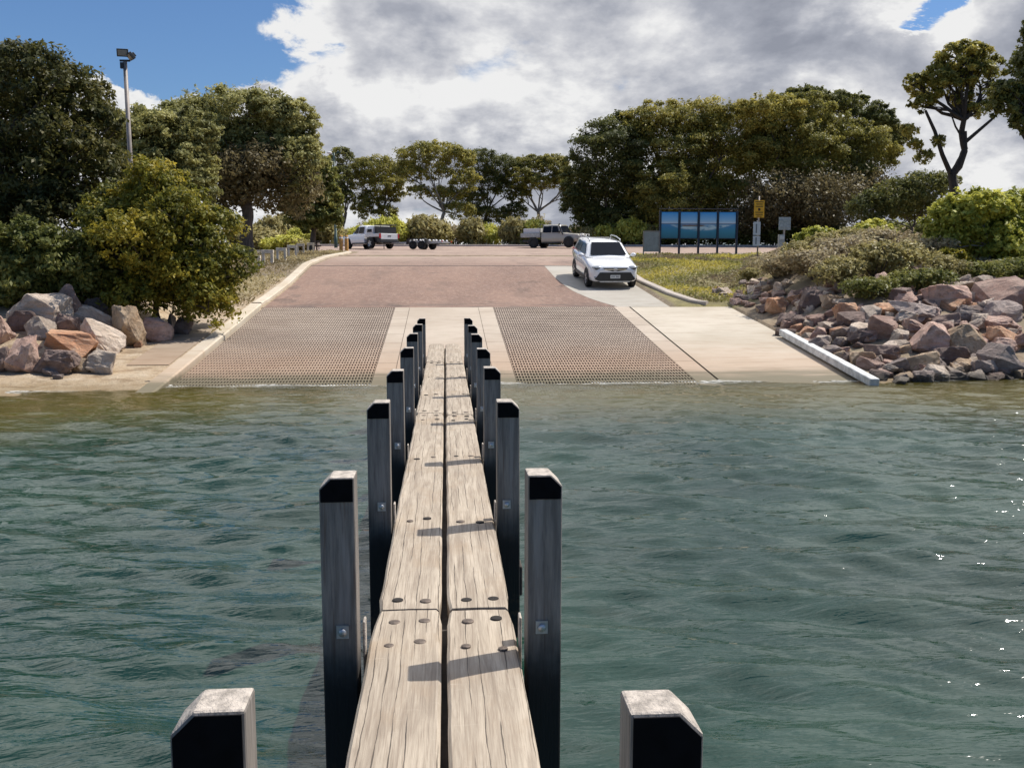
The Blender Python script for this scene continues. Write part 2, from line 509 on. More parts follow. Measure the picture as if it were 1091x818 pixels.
MAT['white_paint'] = simple('white_car_paint', (.80, .80, .81), .25, var=.02, coat=1.0)
MAT['beige_paint'] = simple('beige_car_paint', (.42, .385, .32), .3, var=.03, coat=.8)
MAT['white_sheet'] = simple('white_sheet_metal', (.68, .68, .68), .45, var=.06)
MAT['glass'] = simple('dark_car_glass', (.010, .012, .018), .06, var=.1, spec=.12)
MAT['black_plastic'] = simple('black_plastic', (.018, .018, .019), .5, var=.2)
MAT['tyre'] = simple('tyre_rubber', (.02, .02, .02), .85, var=.2, scale=20)
MAT['rim'] = simple('alloy_rim', (.5, .5, .51), .35, .8, var=.1)
MAT['chrome'] = simple('chrome_trim', (.75, .75, .76), .12, 1.0, var=.03)
MAT['lamp_glass'] = simple('lamp_glass', (.42, .44, .46), .1, .3, var=.25, scale=14)
MAT['red_lens'] = simple('red_lens', (.4, .02, .02), .2, var=.1)
MAT['plate'] = simple('plate_white', (.62, .62, .60), .5, var=.08)
MAT['plate_ink'] = simple('plate_ink', (.05, .06, .12), .5)
MAT['pole_grey'] = simple('pole_grey', (.27, .235, .21), .55, .2, var=.12)
MAT['pole_green'] = simple('pole_green', (.02, .055, .048), .5, var=.15)
MAT['lamp_black'] = simple('floodlight_housing', (.02, .022, .025), .5)
MAT['lamp_face'] = simple('floodlight_lens', (.30, .27, .23), .3, var=.2, scale=30)
MAT['white_plastic'] = simple('white_plastic', (.75, .75, .75), .4)
MAT['bollard'] = simple('ochre_timber', (.50, .27, .08), .7, var=.2, scale=5)
MAT['barrier'] = simple('bleached_timber', (.66, .58, .47), .85, var=.2, scale=5, bump=.4)
MAT['table_dark'] = simple('dark_table_timber', (.045, .036, .032), .8, var=.25)
MAT['sign_navy'] = simple('navy_frame', (.012, .022, .05), .4)
MAT['sign_yellow'] = simple('yellow_sign', (.85, .42, .015), .5, var=.06)
MAT['sign_ink'] = simple('sign_ink', (.06, .03, .01), .6)
MAT['sign_white'] = simple('white_sign', (.62, .63, .60), .5, var=.08)
MAT['sign_mark'] = simple('sign_mark_grey', (.14, .15, .15), .6)
MAT['sign_back'] = simple('bare_sign_metal', (.40, .41, .40), .5, .3, var=.2, scale=10)
MAT['board_grey'] = simple('grey_board_sheet', (.30, .31, .30), .5, .2, var=.15, scale=5)
MAT['beam_white'] = simple('white_concrete_beam', (.60, .60, .58), .6, var=.25, scale=5, bump=.15)

def mat_panorama():
    """printed photograph of a bay on the information boards"""
    m, t, b = newmat('bay_print')
    o = t.new('ShaderNodeTexCoord').outputs['Object']
    s = t.sep(o)
    x, z = s[0], s[2]
    n = t.noise(t.mapping(o, (1.2, 1, 3.5)), 1.4, 5, .65)
    sky = t.ramp(t.math('DIVIDE', t.math('SUBTRACT', z, .76), .62), [(0, (.75, .78, .86)), (.3, (.34, .62, .9)), (1, (.04, .36, .85))])
    sea = t.ramp(t.math('DIVIDE', z, .76), [(0, (.035, .17, .24)), (.5, (.05, .27, .40)), (1, (.08, .27, .55))])
    # sand bar with a reef: widest in the middle panels
    xx = t.math('SUBTRACT', x, 2.15)
    lim = t.math('ADD', t.math('MULTIPLY', t.math('MULTIPLY', xx, xx), .11), .36)
    bar = t.math('MULTIPLY', t.step(z, lim, t.math('ADD', lim, .10)), t.step(z, .75, .66))
    bar = t.math('MULTIPLY', bar, t.step(n, .38, .58))
    sea = t.mix(bar, sea, (.62, .74, .78))
    isl = t.math('MULTIPLY', t.step(t.math('ABSOLUTE', t.math('SUBTRACT', t.math('ADD', z, t.math('MULTIPLY', n, .08)), .71)), .06, .03), t.step(t.math('ABSOLUTE', t.math('SUBTRACT', x, 1.75)), .75, .45))
    sea = t.mix(isl, sea, (.24, .17, .14))
    line = t.step(t.math('ABSOLUTE', t.math('SUBTRACT', z, .765)), .022, .012)
    c = t.mix(t.step(z, .755, .77), sea, sky)
    c = t.mix(t.math('MULTIPLY', line, .8), c, (.05, .08, .14))
    t.set(b.inputs['Base Color'], c); b.inputs['Roughness'].default_value = .35
    return m
MAT['panorama'] = mat_panorama()

def mat_water():
    m, t, b = newmat('water')
    p = t.pos()
    d = t.attr('depth')
    n = t.noise(p, .25, 4, .6)
    n2 = t.noise(p, 1.5, 3, .6)
    deep = t.mix(t.step(n, .35, .65), (.008, .031, .023), (.016, .049, .035))
    shallow = (.10, .085, .020)
    dd = t.math('ADD', d, t.math('MULTIPLY', n2, .25))
    c = t.mix(t.step(dd, .4, 1.75), shallow, deep)
    t.set(b.inputs['Base Color'], c)
    b.inputs['Roughness'].default_value = .07
    b.inputs['IOR'].default_value = 1.5
    r1 = t.noise(t.mapping(p, (.42, 2.4, 1), rot=(0, 0, .12)), 7.0, 3, .5, distort=.3)
    r2 = t.noise(t.mapping(p, (.5, 2.2, 1), rot=(0, 0, -.14)), 19, 2, .5)
    bmp = t.bump(t.math('ADD', t.math('MULTIPLY', r1, .75), t.math('MULTIPLY', r2, .25)), .72, .025)
    t.set(b.inputs['Normal'], bmp)
    # clear film over the shallows: the ramp and the sand show through
    tr = t.new('ShaderNodeBsdfTransparent'); t.set(tr.inputs[0], (.78, .80, .62, 1))
    gl = t.new('ShaderNodeBsdfGlossy'); gl.inputs['Roughness'].default_value = .07; t.set(gl.inputs['Normal'], bmp)
    fr = t.new('ShaderNodeFresnel'); fr.inputs[0].default_value = 1.45; t.set(fr.inputs['Normal'], bmp)
    m1 = t.new('ShaderNodeMixShader'); t.set(m1.inputs[0], fr.outputs[0]); t.l.new(tr.outputs[0], m1.inputs[1]); t.l.new(gl.outputs[0], m1.inputs[2])
    op = t.math('SUBTRACT', 1, t.math('POWER', 2.718, t.math('MULTIPLY', t.math('MAXIMUM', d, 0), -5.0)))
    m2 = t.new('ShaderNodeMixShader'); t.set(m2.inputs[0], op); t.l.new(m1.outputs[0], m2.inputs[1]); t.l.new(b.outputs[0], m2.inputs[2])
    # thin broken foam where the water laps the slope
    fo = t.math('MULTIPLY', t.math('MULTIPLY', t.step(d, .10, .03), t.step(d, -.08, -.02)), t.step(t.noise(t.mapping(p, (1, 2.5, 1)), 5, 4, .65), .44, .56))
    fd = t.new('ShaderNodeBsdfDiffuse'); t.set(fd.inputs[0], (.75, .74, .70, 1))
    m3 = t.new('ShaderNodeMixShader'); t.set(m3.inputs[0], t.math('MULTIPLY', fo, .85)); t.l.new(m2.outputs[0], m3.inputs[1]); t.l.new(fd.outputs[0], m3.inputs[2])
    t.l.new(m3.outputs[0], m.node_tree.nodes['Material Output'].inputs[0])
    return m
MAT['water'] = mat_water()

# ------------------------------------------------------------------ the ground, one sheet
xs = np.unique(np.round(np.concatenate([np.linspace(-900, -80, 14), np.arange(-80, -24, 4), np.arange(-24, 30, .4), np.arange(30, 84, 4), np.linspace(84, 900, 14), [-5.75, -5.7, -5.6, 7.0, 8.85, 8.9]]), 3))
ys = np.unique(np.round(np.concatenate([np.linspace(-60, 8, 12), np.arange(8, 64, .4), np.arange(64, 130, 3), np.linspace(130, 1200, 22)]), 3))
GX, GY = np.meshgrid(xs, ys)
GZ = gz(GX, GY)
nz = np.zeros_like(GZ)
for (a, b_, f, s_) in ((.9, .7, .05, 1), (1.9, -1.3, .03, 2), (3.1, 2.7, .02, 3)):
    nz += f * np.sin(GX * a + GY * b_ + s_) * np.sin(GY * a * .8 - GX * b_ * .6)
off = ((GX < -7.6) | (GX > 9.2)) & (GY > 15) & (GY < 86)
GZ = GZ + nz * off
sand = (1 - sstep(-9.5, -7.5, GX)) * 0
sand = np.where((GX < -5.5) & (GY < 27), 1.0, 0.0)
sand = np.maximum(sand, np.where((GX < -5.5) & (GX > -8.6) & (GY < 36), .75, 0))
sand = np.where((GX > 8.8) & (GY < 27), .25, sand)
grass = np.where((GX > 7) & (GX < .326 * GY + .5) & (GY > 28) & (GY < 50.5), .8, 0.0)
grass = np.where((GX < -6) & (GX > -10) & (GY > 30) & (GY < 36), .5, grass)
ground = np_mesh('ground', np.stack([GX, GY, GZ], -1).reshape(-1, 3), grid_quads(len(xs), len(ys)), MAT['ground'], {'sand': sand.ravel(), 'grass': grass.ravel()}, True)
tag(ground, kind='structure')

def sheet(name, xl, xr, y0, y1, dz, mat, nx=6, step=.5, kind='structure', thick=0.0):
    """a made surface following the slope, between the edge lines xl(Y) and xr(Y)"""
    yy = np.unique(np.concatenate([np.arange(y0, y1, step), [y1], [q for q in PY if y0 < q < y1]]))
    V = []
    for Y in yy:
        a, b_ = xl(Y) if callable(xl) else xl, xr(Y) if callable(xr) else xr
        for k in range(nx):
            V.append((a + (b_ - a) * k / (nx - 1), Y, pz(Y) + dz))
    o = np_mesh(name, V, grid_quads(nx, len(yy)), mat, None, False)
    if kind: tag(o, kind=kind)
    return o
# boat ramp: plain centre slab, two slotted lanes, edge strips, wide apron
YB, YT = 6.0, 28.7
sheet('centre_slab', -1.07, 1.0, YB, YT, 0.0, MAT['slab'])
def jointed(name, x0, x1, mat, L=1.15):
    mb = MB(); Y = YB
    while Y < YT - .05:
        Y2 = min(Y + L, YT)
        a, c = Y + .008, Y2 - .008
        za, zc = pz(a) + .004, pz(c) + .004
        mb.add([(x0 + .01, a, za), (x1 - .01, a, za), (x1 - .01, c, zc), (x0 + .01, c, zc)], [(0, 1, 2, 3)])
        Y = Y2
    o = mb.build(name, mat); tag(o, kind='structure'); return o
sheet('joint_bed', -1.52, 1.48, YB, YT, -.03, MAT['slot'])
sheet('joint_bed', 5.12, 5.72, YB, YT, -.03, MAT['slot'])
jointed('edge_strip', -1.52, -1.07, MAT['slab'])
jointed('edge_strip', 1.0, 1.46, MAT['slab'])
jointed('edge_strip', 5.17, 5.66, MAT['slab'])
sheet('ramp_apron', 5.70, 8.8, YB, YT, .0, MAT['apron'])

def slotted(name, x0, x1, y0, y1, px=.062, py=.25):
    """precast ramp panel with real slots cut in it"""
    ncol = int((x1 - x0) / px); nrow = int((y1 - y0) / py)
    px = (x1 - x0) / ncol; py = (y1 - y0) / nrow
    V = []; Q = []; MI = []
    dep = .055
    r = np.random.default_rng(11)
    for j in range(nrow):
        rowgap = False
        for i in range(ncol):
            ax, ay = x0 + i * px, y0 + j * py
            jx = r.uniform(-.003, .003); jy = r.uniform(-.012, .012)
            ex, ey = px * .2, py * .17
            xs_ = (ax, ax + ex + jx, ax + px - ex + jx, ax + px); ys_ = (ay, ay + ey + jy, ay + py - ey + jy, ay + py)
            b_ = len(V)
            def pt(x, y, d=0): V.append((x, y, float(pz(y)) + .004 - d))
            pt(xs_[0], ys_[0]); pt(xs_[3], ys_[0]); pt(xs_[3], ys_[3]); pt(xs_[0], ys_[3])
            pt(xs_[1], ys_[1]); pt(xs_[2], ys_[1]); pt(xs_[2], ys_[2]); pt(xs_[1], ys_[2])
            d = 0.004 if (rowgap or False) else dep * r.uniform(.6, 1)
            sh = .004
            pt(xs_[1] + sh, ys_[1] + sh, d); pt(xs_[2] - sh, ys_[1] + sh, d); pt(xs_[2] - sh, ys_[2] - sh, d); pt(xs_[1] + sh, ys_[2] - sh, d)
            for q in ((0, 1, 5, 4), (1, 2, 6, 5), (2, 3, 7, 6), (3, 0, 4, 7), (4, 5, 9, 8), (5, 6, 10, 9), (6, 7, 11, 10), (7, 4, 8, 11)):
                Q.append([b_ + k for k in q]); MI.append(0)
            Q.append([b_ + k for k in (8, 9, 10, 11)]); MI.append(1 if d > .01 else 0)
    o = np_mesh(name, V, Q, MAT['grid'])
    o.data.materials.append(MAT['slot'])
    o.data.polygons.foreach_set('material_index', MI)
    tag(o, kind='structure'); return o
slotted('ramp_panel', -5.45, -1.52, 17.6, YT)
slotted('ramp_panel', 1.46, 5.17, 17.6, YT)
sheet('ramp_toe', -5.45, -1.52, YB, 17.6, 0, MAT['grid'])
sheet('ramp_toe', 1.46, 5.17, YB, 17.6, 0, MAT['grid'])
# road above the ramp
def laneL(Y): return float(np.interp(Y, [28.7, 29.4, 30.6, 32.4, 36, 39.4], [5.3, 5.05, 4.72, 4.42, 4.2, 4.15]))
def kerbR(Y): return float(np.interp(Y, [28.7, 29.2, 31, 34.5, 39, 50], [7.95, 7.75, 7.4, 7.1, 7.02, 7.0]))
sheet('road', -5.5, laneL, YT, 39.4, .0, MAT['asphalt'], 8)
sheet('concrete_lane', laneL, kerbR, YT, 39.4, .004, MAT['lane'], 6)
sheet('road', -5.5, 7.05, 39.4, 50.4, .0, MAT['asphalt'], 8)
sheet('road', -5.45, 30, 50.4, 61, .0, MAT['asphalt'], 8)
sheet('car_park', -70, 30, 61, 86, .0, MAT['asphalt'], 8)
sheet('road_seam', -5.5, 7.0, 39.32, 39.46, .008, MAT['seam'], 3)
# sandy slab strip along the left kerb
MAT['old_slab'] = mat_concrete('old_slab', (.30, .235, .17), (.40, .32, .24), (.22, .155, .10))
sheet('beach_slab', -6.85, -5.95, 20.6, 26.5, .075, MAT['old_slab'], 3)

def kerb(name, path, w, h, mat, lift=0.0, bev=.03):
    """kerb swept along (x, y) points, seated on the slope"""
    mb = MB(); prev = None
    n = len(path); vs = []
    for i, (x, y) in enumerate(path):
        x0, y0 = path[max(i - 1, 0)]; x1, y1 = path[min(i + 1, n - 1)]
        t = Vector((x1 - x0, y1 - y0)).normalized(); nn = Vector((t.y, -t.x))
        z = float(pz(y)) + lift
        for (o_, zz) in ((-w / 2, -.25), (-w / 2, h - bev), (-w / 2 + bev, h), (w / 2 - bev, h), (w / 2, h - bev), (w / 2, -.25)):
            vs.append((x + nn.x * o_, y + nn.y * o_, z + zz))
    fs = []
    for i in range(n - 1):
        for k in range(5):
            fs.append((i * 6 + k, i * 6 + k + 1, (i + 1) * 6 + k + 1, (i + 1) * 6 + k))
    fs.append(tuple(range(6))); fs.append(tuple(reversed(range((n - 1) * 6, n * 6))))
    mb.add(vs, fs); o = mb.build(name, mat); tag(o, kind='structure'); return o
kerb('kerb', [(-5.72, y) for y in np.arange(14, 29.01, 1.0)], .36, .10, MAT['kerb'])
kerb('kerb', [(-5.70, 29.0)] + [(-5.66, y) for y in np.arange(30, 56, 1.0)] + [(-5.7, 57), (-5.95, 58.2), (-6.6, 59.3), (-7.8, 60.2), (-12, 60.9), (-30, 61.0), (-69, 61)], .32, .13, MAT['kerb'])
pth = [(8.15, 28.85), (7.98, 28.95), (7.83, 29.2), (7.52, 31), (7.24, 34.5), (7.17, 39), (7.15, 47), (7.3, 49), (8, 50.1), (9.5, 50.4), (20, 50.4), (29.8, 50.4)]
kerb('kerb', pth, .3, .15, MAT['kerb_grey'])
kerb('kerb', [(-70, 86.1), (-30, 86.1), (0, 86.1), (20, 86.1), (29, 86.0), (30, 85.2), (30.1, 80), (30.1, 50.6)], .5, .16, MAT['kerb_grey'])
# low white beam lying on the right edge of the apron
mb = MB()
a = Vector((8.70, 23.7, float(pz(23.7)) + .13)); b_ = Vector((8.62, 18.2, float(pz(18.2)) + .13))
mb.bar(a, b_, .20, .17)
o = mb.build('edge_beam', MAT['beam_white'], bevel=.025)
tag(o, 'long white concrete beam lying along the right edge of the ramp apron into the water', 'edge beam')

# ------------------------------------------------------------------ water
def wave_height(X, Y):
    r = np.random.default_rng(3)
    H = np.zeros_like(X); 
    wind = math.atan2(-1.0, -.22)
    for i in range(46):
        L = .17 * (1.25 / .17) ** (i / 45.0)
        a = wind + r.normal(0, .31)
        k = 2 * PI / L
        amp = .0137 * L ** .9 * r.uniform(.5, 1.2)
        ph = k * (X * math.cos(a) + Y * math.sin(a)) + r.uniform(0, 2 * PI) + .6 * np.sin(X * .35 * r.uniform(.5, 1.5) + Y * .3 * r.uniform(-1, 1) + i)
        s = np.sin(ph)
        H += amp * (1 - 2 * np.abs(np.sin(ph / 2))) * .75 + amp * s * .35
    return H
wx = np.concatenate([-np.geomspace(14, 250, 30)[::-1], np.arange(-14 + .06, 14, .06), np.geomspace(14, 250, 30)])
wy = np.concatenate([-np.geomspace(2, 120, 16)[::-1], np.arange(-1.95, 8, .045), np.arange(8, 21.4, .06), [22]])
WX, WY = np.meshgrid(wx, wy)
near = ((np.abs(WX) <= 14.2)) * 1.0
WH = wave_height(WX, WY) * (.25 + .75 * sstep(0.0, 1.0, -gz(WX, WY) + .05))
WH *= .45 + .55 * (1 - sstep(10, 40, np.abs(WX)))
dep = -gz(WX, WY)
kr = sstep(-9.5, -3.5, WX) * (1 - sstep(8.0, 12.0, WX))
dep = dep * (1 - kr) + (-pz(WY) * 2.2) * kr
water = np_mesh('water', np.stack([WX, WY, WH * 1.0], -1).reshape(-1, 3), grid_quads(len(wx), len(wy)), MAT['water'], {'depth': dep.ravel()}, True)
tag(water, kind='structure')

# ------------------------------------------------------------------ jetty
DZ = .70
jet = empty('jetty', (0, 0, 0), label='narrow two-plank timber jetty with upright posts running to the boat ramp', cat='jetty')
def plank(x0, x1, y0, y1, seed):
    r = random.Random(seed)
    n = max(6, int((y1 - y0) / .16))
    vs = []; fs = []
    cx = (x0 + x1) / 2; cy = (y0 + y1) / 2
    for i in range(n + 1):
        y = y0 + (y1 - y0) * i / n
        e = .0022 * math.sin(y * 1.3 + seed) + .0015 * math.sin(y * 8.7 + 2 * seed) + r.uniform(-.0018, .0018)
        e2 = .002 * math.sin(y * 1.1 + 2 + seed) + r.uniform(-.0015, .0015)
        c = 0
        if i == 0 or i == n: c = .014
        A, B = x0 + e + c, x1 + e2 - c
        zt = DZ + .003 * math.sin(y * 1.7 + seed)
        for (x, z) in ((A, DZ - .09), (A, zt - .012), (A + .012, zt), ((A + B) / 2, zt + .002), (B - .012, zt), (B, zt - .012), (B, DZ - .09)):
            vs.append((x - cx, y - cy, z))
    for i in range(n):
        for k in range(7):
            k2 = (k + 1) % 7
            fs.append((i * 7 + k, i * 7 + k2, (i + 1) * 7 + k2, (i + 1) * 7 + k))
    fs.append(tuple(range(7))); fs.append(tuple(reversed(range(n * 7, n * 7 + 7))))
    mb = MB(); mb.add(vs, fs)
    o = mb.build('plank', MAT['plank'], jet); o.location = (cx, cy, 0)
    return o
PL = []
for (x0, x1, cuts) in ((-.340, -.028, (-1.9, 4.36, 10.5, 16.3, 20.2)), (.001, .304, (-1.9, 4.35, 10.4, 16.1, 20.2))):
    for i in range(4):
        g = .013
        PL.append((plank(x0 + random.uniform(-.004, .004), x1 + random.uniform(-.004, .004), cuts[i] + g, cuts[i + 1] - g, len(PL) + 1), x0, x1, cuts[i], cuts[i + 1]))
POSTY = [1.72 + 2.03 * k for k in range(8)]
def bolt(px, pl, x, y, big=True):
    mb = MB()
    rr = .027 if big else .021
    mb.lathe([(rr, -.004), (rr, .0025), (rr * .8, .0035), (0.001, .0038)], n=14)
    o = mb.build('bolt', MAT['bolt'] if random.random() < .6 else MAT['hole'], pl)
    o.location = (x - pl.location.x, y - pl.location.y, DZ + .0035)
for (pl, x0, x1, y0, y1) in PL:
    w = x1 - x0
    for Y in POSTY:
        for k in (.28, .72):
            yy = Y + .17 + random.uniform(-.06, .06)
            if y0 + .08 < yy < y1 - .05 and Y > 2:
                bolt(None, pl, x0 + w * (k + random.uniform(-.06, .06)), yy, random.random() < .5)
    for yy in (y0 + .14, y1 - .15):
        if 2 < yy < 18:
            for k in (.3, .74):
                bolt(None, pl, x0 + w * k, yy + random.uniform(-.03, .03))
for xx in (-.24, -.012, .21):  # the middle one is added to darken the gap between the planks
    mb = MB(); mb.box((xx, 9.14, DZ - .195), (.13, 22.0, .2)); mb.build('bearer', MAT['beam_dark'], jet, bevel=.01)
for i, Y in enumerate(POSTY):
    mb = MB(); mb.box((0, Y + .23, DZ - .41), (.98, .16, .2)); mb.build('crossbeam', MAT['beam_dark'], jet, bevel=.01)
    for s in (-1, 1):
        xi = [.387, .372, .350, .342, .342, .34, .34, .34][i] if s < 0 else [.336, .326, .325, .325, .33, .33, .33, .33][i]
        w = .142
        top = 1.49 + random.uniform(-.014, .014) 
        xa, xb = s * xi, s * (xi + w)
        ch = .045
        prof = [(xa, -2.6), (xb, -2.6), (xb, top - ch), (xb - s * ch, top), (xa, top)]
        cx = (xa + xb) / 2
        mb = MB(); mb.prism([(x - cx, z + 2.6) for x, z in prof], 0, .105 if i == 0 else w, 'y')
        # weathered end grain cap faces take the second material
        n_ = len(prof)
        for f in range(len(mb.f)):
            zs = [mb.v[k][2] for k in mb.f[f]]
            if min(zs) > top + 2.6 - ch - .001: mb.mi[f] = 1
        po = mb.build('post', [MAT['post'], MAT['post_top']], jet, bevel=.007)
        po.location = (cx, Y - (.075 if i == 0 and s > 0 else 0), -2.6)
        po.rotation_euler = (random.uniform(-.003, .003), random.uniform(-.0028, .0028), random.uniform(-.02, .02))
        hb = .10 if i else .30
        bp = [(xa + s * .006, top - hb), (xb - s * .006, top - hb), (xb - s * .006, top - ch - .004), (xb - s * (ch + .004), top - .007), (xa + s * .006, top - .007)]
        mb = MB(); mb.prism([(x - cx, z + 2.6) for x, z in bp], -.004, .002, 'y'); mb.build('black_panel', MAT['black_paint'], po)
        if i:
            zc = .845
            mb = MB(); mb.box((-.012 * s, -.004, zc + 2.6), (.05, .007, .055))
            mb.lathe([(.017, -.012), (.017, -.0085), (.001, -.0085)], (-.012 * s, -.004, zc + 2.6), 'y', 10)
            mb.lathe([(.001, -.013), (.017, -.013), (.017, -.006)], (-.012 * s, -.004, zc + 2.6), 'y', 10)
            mb.build('washer', MAT['galv'], po)
            mb = MB(); mb.box((s * (xi - .011), Y + .20, DZ - .22), (.012, .07, .68)); mb.build('spacer_block', MAT['post_top'], jet, bevel=.006)

# ------------------------------------------------------------------ rocks
def rock_mesh(seed, n=13, flat=.0):
    r = random.Random(seed)
    bm = bmesh.new()
    for i in range(n):
        q = Vector((r.uniform(-1, 1), r.uniform(-1, 1), r.uniform(-1, 1)))
        m = max(abs(q.x), abs(q.y), abs(q.z)); q2 = q.normalized()
        q = q2 * .62 + q / m * .38
        bm.verts.new((q.x * .5 / .8, q.y * .5 / .8, q.z * .5 / .8))
    res = bmesh.ops.convex_hull(bm, input=bm.verts)
    bmesh.ops.delete(bm, geom=[g for g in res['geom_interior'] if isinstance(g, bmesh.types.BMVert)], context='VERTS')
    bmesh.ops.dissolve_limit(bm, angle_limit=R(14), verts=bm.verts, edges=bm.edges)
    bmesh.ops.bevel(bm, geom=list(bm.edges), offset=.018, segments=1, profile=.5, affect='EDGES', clamp_overlap=True)
    bmesh.ops.triangulate(bm, faces=bm.faces)
    bmesh.ops.subdivide_edges(bm, edges=[e for e in bm.edges if e.calc_length() > .16], cuts=4, use_grid_fill=True)
    bmesh.ops.triangulate(bm, faces=bm.faces)
    off_ = Vector((seed * 3.1, seed * 1.7, 0))
    bm.normal_update()
    mv = []
    for v in bm.verts:
        d = noise.fractal(v.co * 2.6 + off_, .8, 2.0, 3) * .055 + (abs(noise.noise(v.co * 7 + off_)) - .2) * .05 + (abs(noise.noise(v.co * 13 + off_)) - .2) * .03 + noise.noise(v.co * 26 + off_) * .008
        mv.append(v.co + v.normal * d)
    for v, c in zip(bm.verts, mv): v.co = c
    # normalise to a unit box
    lo = [min(v.co[k] for v in bm.verts) for k in range(3)]; hi = [max(v.co[k] for v in bm.verts) for k in range(3)]
    for v in bm.verts:
        v.co = Vector([(v.co[k] - (lo[k] + hi[k]) / 2) / (hi[k] - lo[k]) for k in range(3)])
    me = bpy.data.meshes.new('rock'); bm.to_mesh(me); bm.free()
    return me
ROCKS = [rock_mesh(i + 1, 12 + i % 4) for i in range(16)]
rock_i = 0
def rock(px, pyb, w, h, matn, label, group, tilt=None, yaw=None, depth=None, mesh=None):
    """boulder whose foot shows at (px, pyb) on the bank; w, h in photo pixels"""
    global rock_i
    q = hit(px, pyb)
    s = q.y / F
    W, H = w * s * (1.04 if px > 400 else .95), h * s * (1.0 if px > 400 else .93)
    D = (depth or random.uniform(.75, 1.0)) * max(W * .8, H)
    me = ROCKS[(mesh if mesh is not None else rock_i * 7 + 3) % len(ROCKS)]
    rock_i += 1
    c = Vector((q.x, q.y + D * .42, q.z + H * .46))
    return put_rock(me, c, (W, D, H * 1.08), tilt if tilt is not None else random.uniform(-.15, .15), yaw if yaw is not None else random.uniform(-.35, .35), matn, label, group)
def put_rock(me, c, dims, tilt, yaw, matn, label, group):
    m2 = me if me.materials else me
    o = bpy.data.objects.new('boulder' if max(dims) > .45 else 'stone', me.copy() if False else me)
    o.location = c; o.rotation_euler = (random.uniform(-.1, .1), tilt, yaw); o.scale = dims
    if not me.materials: me.materials.append(MAT['rock_pink'])
    col.objects.link(o)
    o.material_slots[0].link = 'OBJECT'; o.material_slots[0].material = MAT[matn]
    return tag(o, label, 'boulder' if max(dims) > .45 else 'stone', group)
GL = 'boulders of the rock pile left of the boat ramp'
GR = 'boulders of the rock wall right of the boat ramp'
LR = [
 (36, 352, 70, 42, 'rock_pale', 'big pale flat-topped boulder crowning the left rock pile under the trees', .08),
 (39, 364, 32, 28, 'rock_pale', 'pale grey squarish block below the big flat-topped boulder in the left pile', 0),
 (66, 357, 28, 24, 'rock_dark', 'rounded brown boulder wedged mid-pile right of the pale grey block', 0),
 (70, 342, 34, 36, 'rock_dark', 'dark leaning slab behind the left pile with its tip poking into the bush', -.6),
 (97, 350, 46, 22, 'rock_pale', 'long slab with a sunlit pale end leaning against the upright orange-streaked boulder', .5),
 (98, 338, 30, 22, 'rock_dark', 'shaded dark boulder at the back of the left pile against the bush', 0),
 (133, 372, 36, 48, 'rock_tan', 'tall upright boulder with orange streaks standing on the sand', .05),
 (103, 377, 52, 32, 'rock_pale', 'long pale slab sloping down to the right beside the upright boulder', .5),
 (19, 398, 40, 42, 'rock_pink', 'blocky pinkish boulder at the far left foot of the left pile', 0),
 (68, 382, 68, 30, 'rock_orange', 'broad orange flat boulder across the middle of the left pile', .12),
 (58, 400, 48, 28, 'rock_dark', 'dark pinkish-brown boulder under the broad orange one at the water', 0),
 (107, 399, 36, 29, 'rock_pale', 'pale wedge-shaped boulder at the right foot of the left pile', .35),
 (164, 365, 38, 28, 'rock_pink', 'low grey boulder with a shadowed left face right of the upright one', .2),
 (193, 357, 24, 20, 'rock_dark', 'small brown boulder at the right end of the left pile under the bush', 0),
 (-6, 372, 26, 40, 'rock_pink', 'boulder cut by the left picture edge in the left pile', 0),
 (85, 398, 24, 18, 'rock_tan', 'small tan boulder between the dark brown one and the pale wedge', 0),
 (146, 371, 10, 10, 'rock_orange', 'small orange stone at the foot of the upright boulder', 0),
 (181, 353, 8, 20, 'rock_grey', 'thin upright grey stone beside the small brown boulder at the pile end', 0),
 (174, 364, 16, 12, 'rock_dark', 'small dark stone leaning on the low grey boulder', 0),
 (-4, 398, 22, 30, 'rock_dark', 'dark boulder at the waterline cut by the left picture edge', 0),
 (22, 356, 34, 26, 'rock_dark', 'dark shadowed boulder supporting the big pale flat-topped one', 0),
]
for (px, pb, w, h, mn, lb, tl) in LR:
    rock(px, pb, w, h, mn, lb, GL, tilt=tl, yaw=random.uniform(-.25, .25))
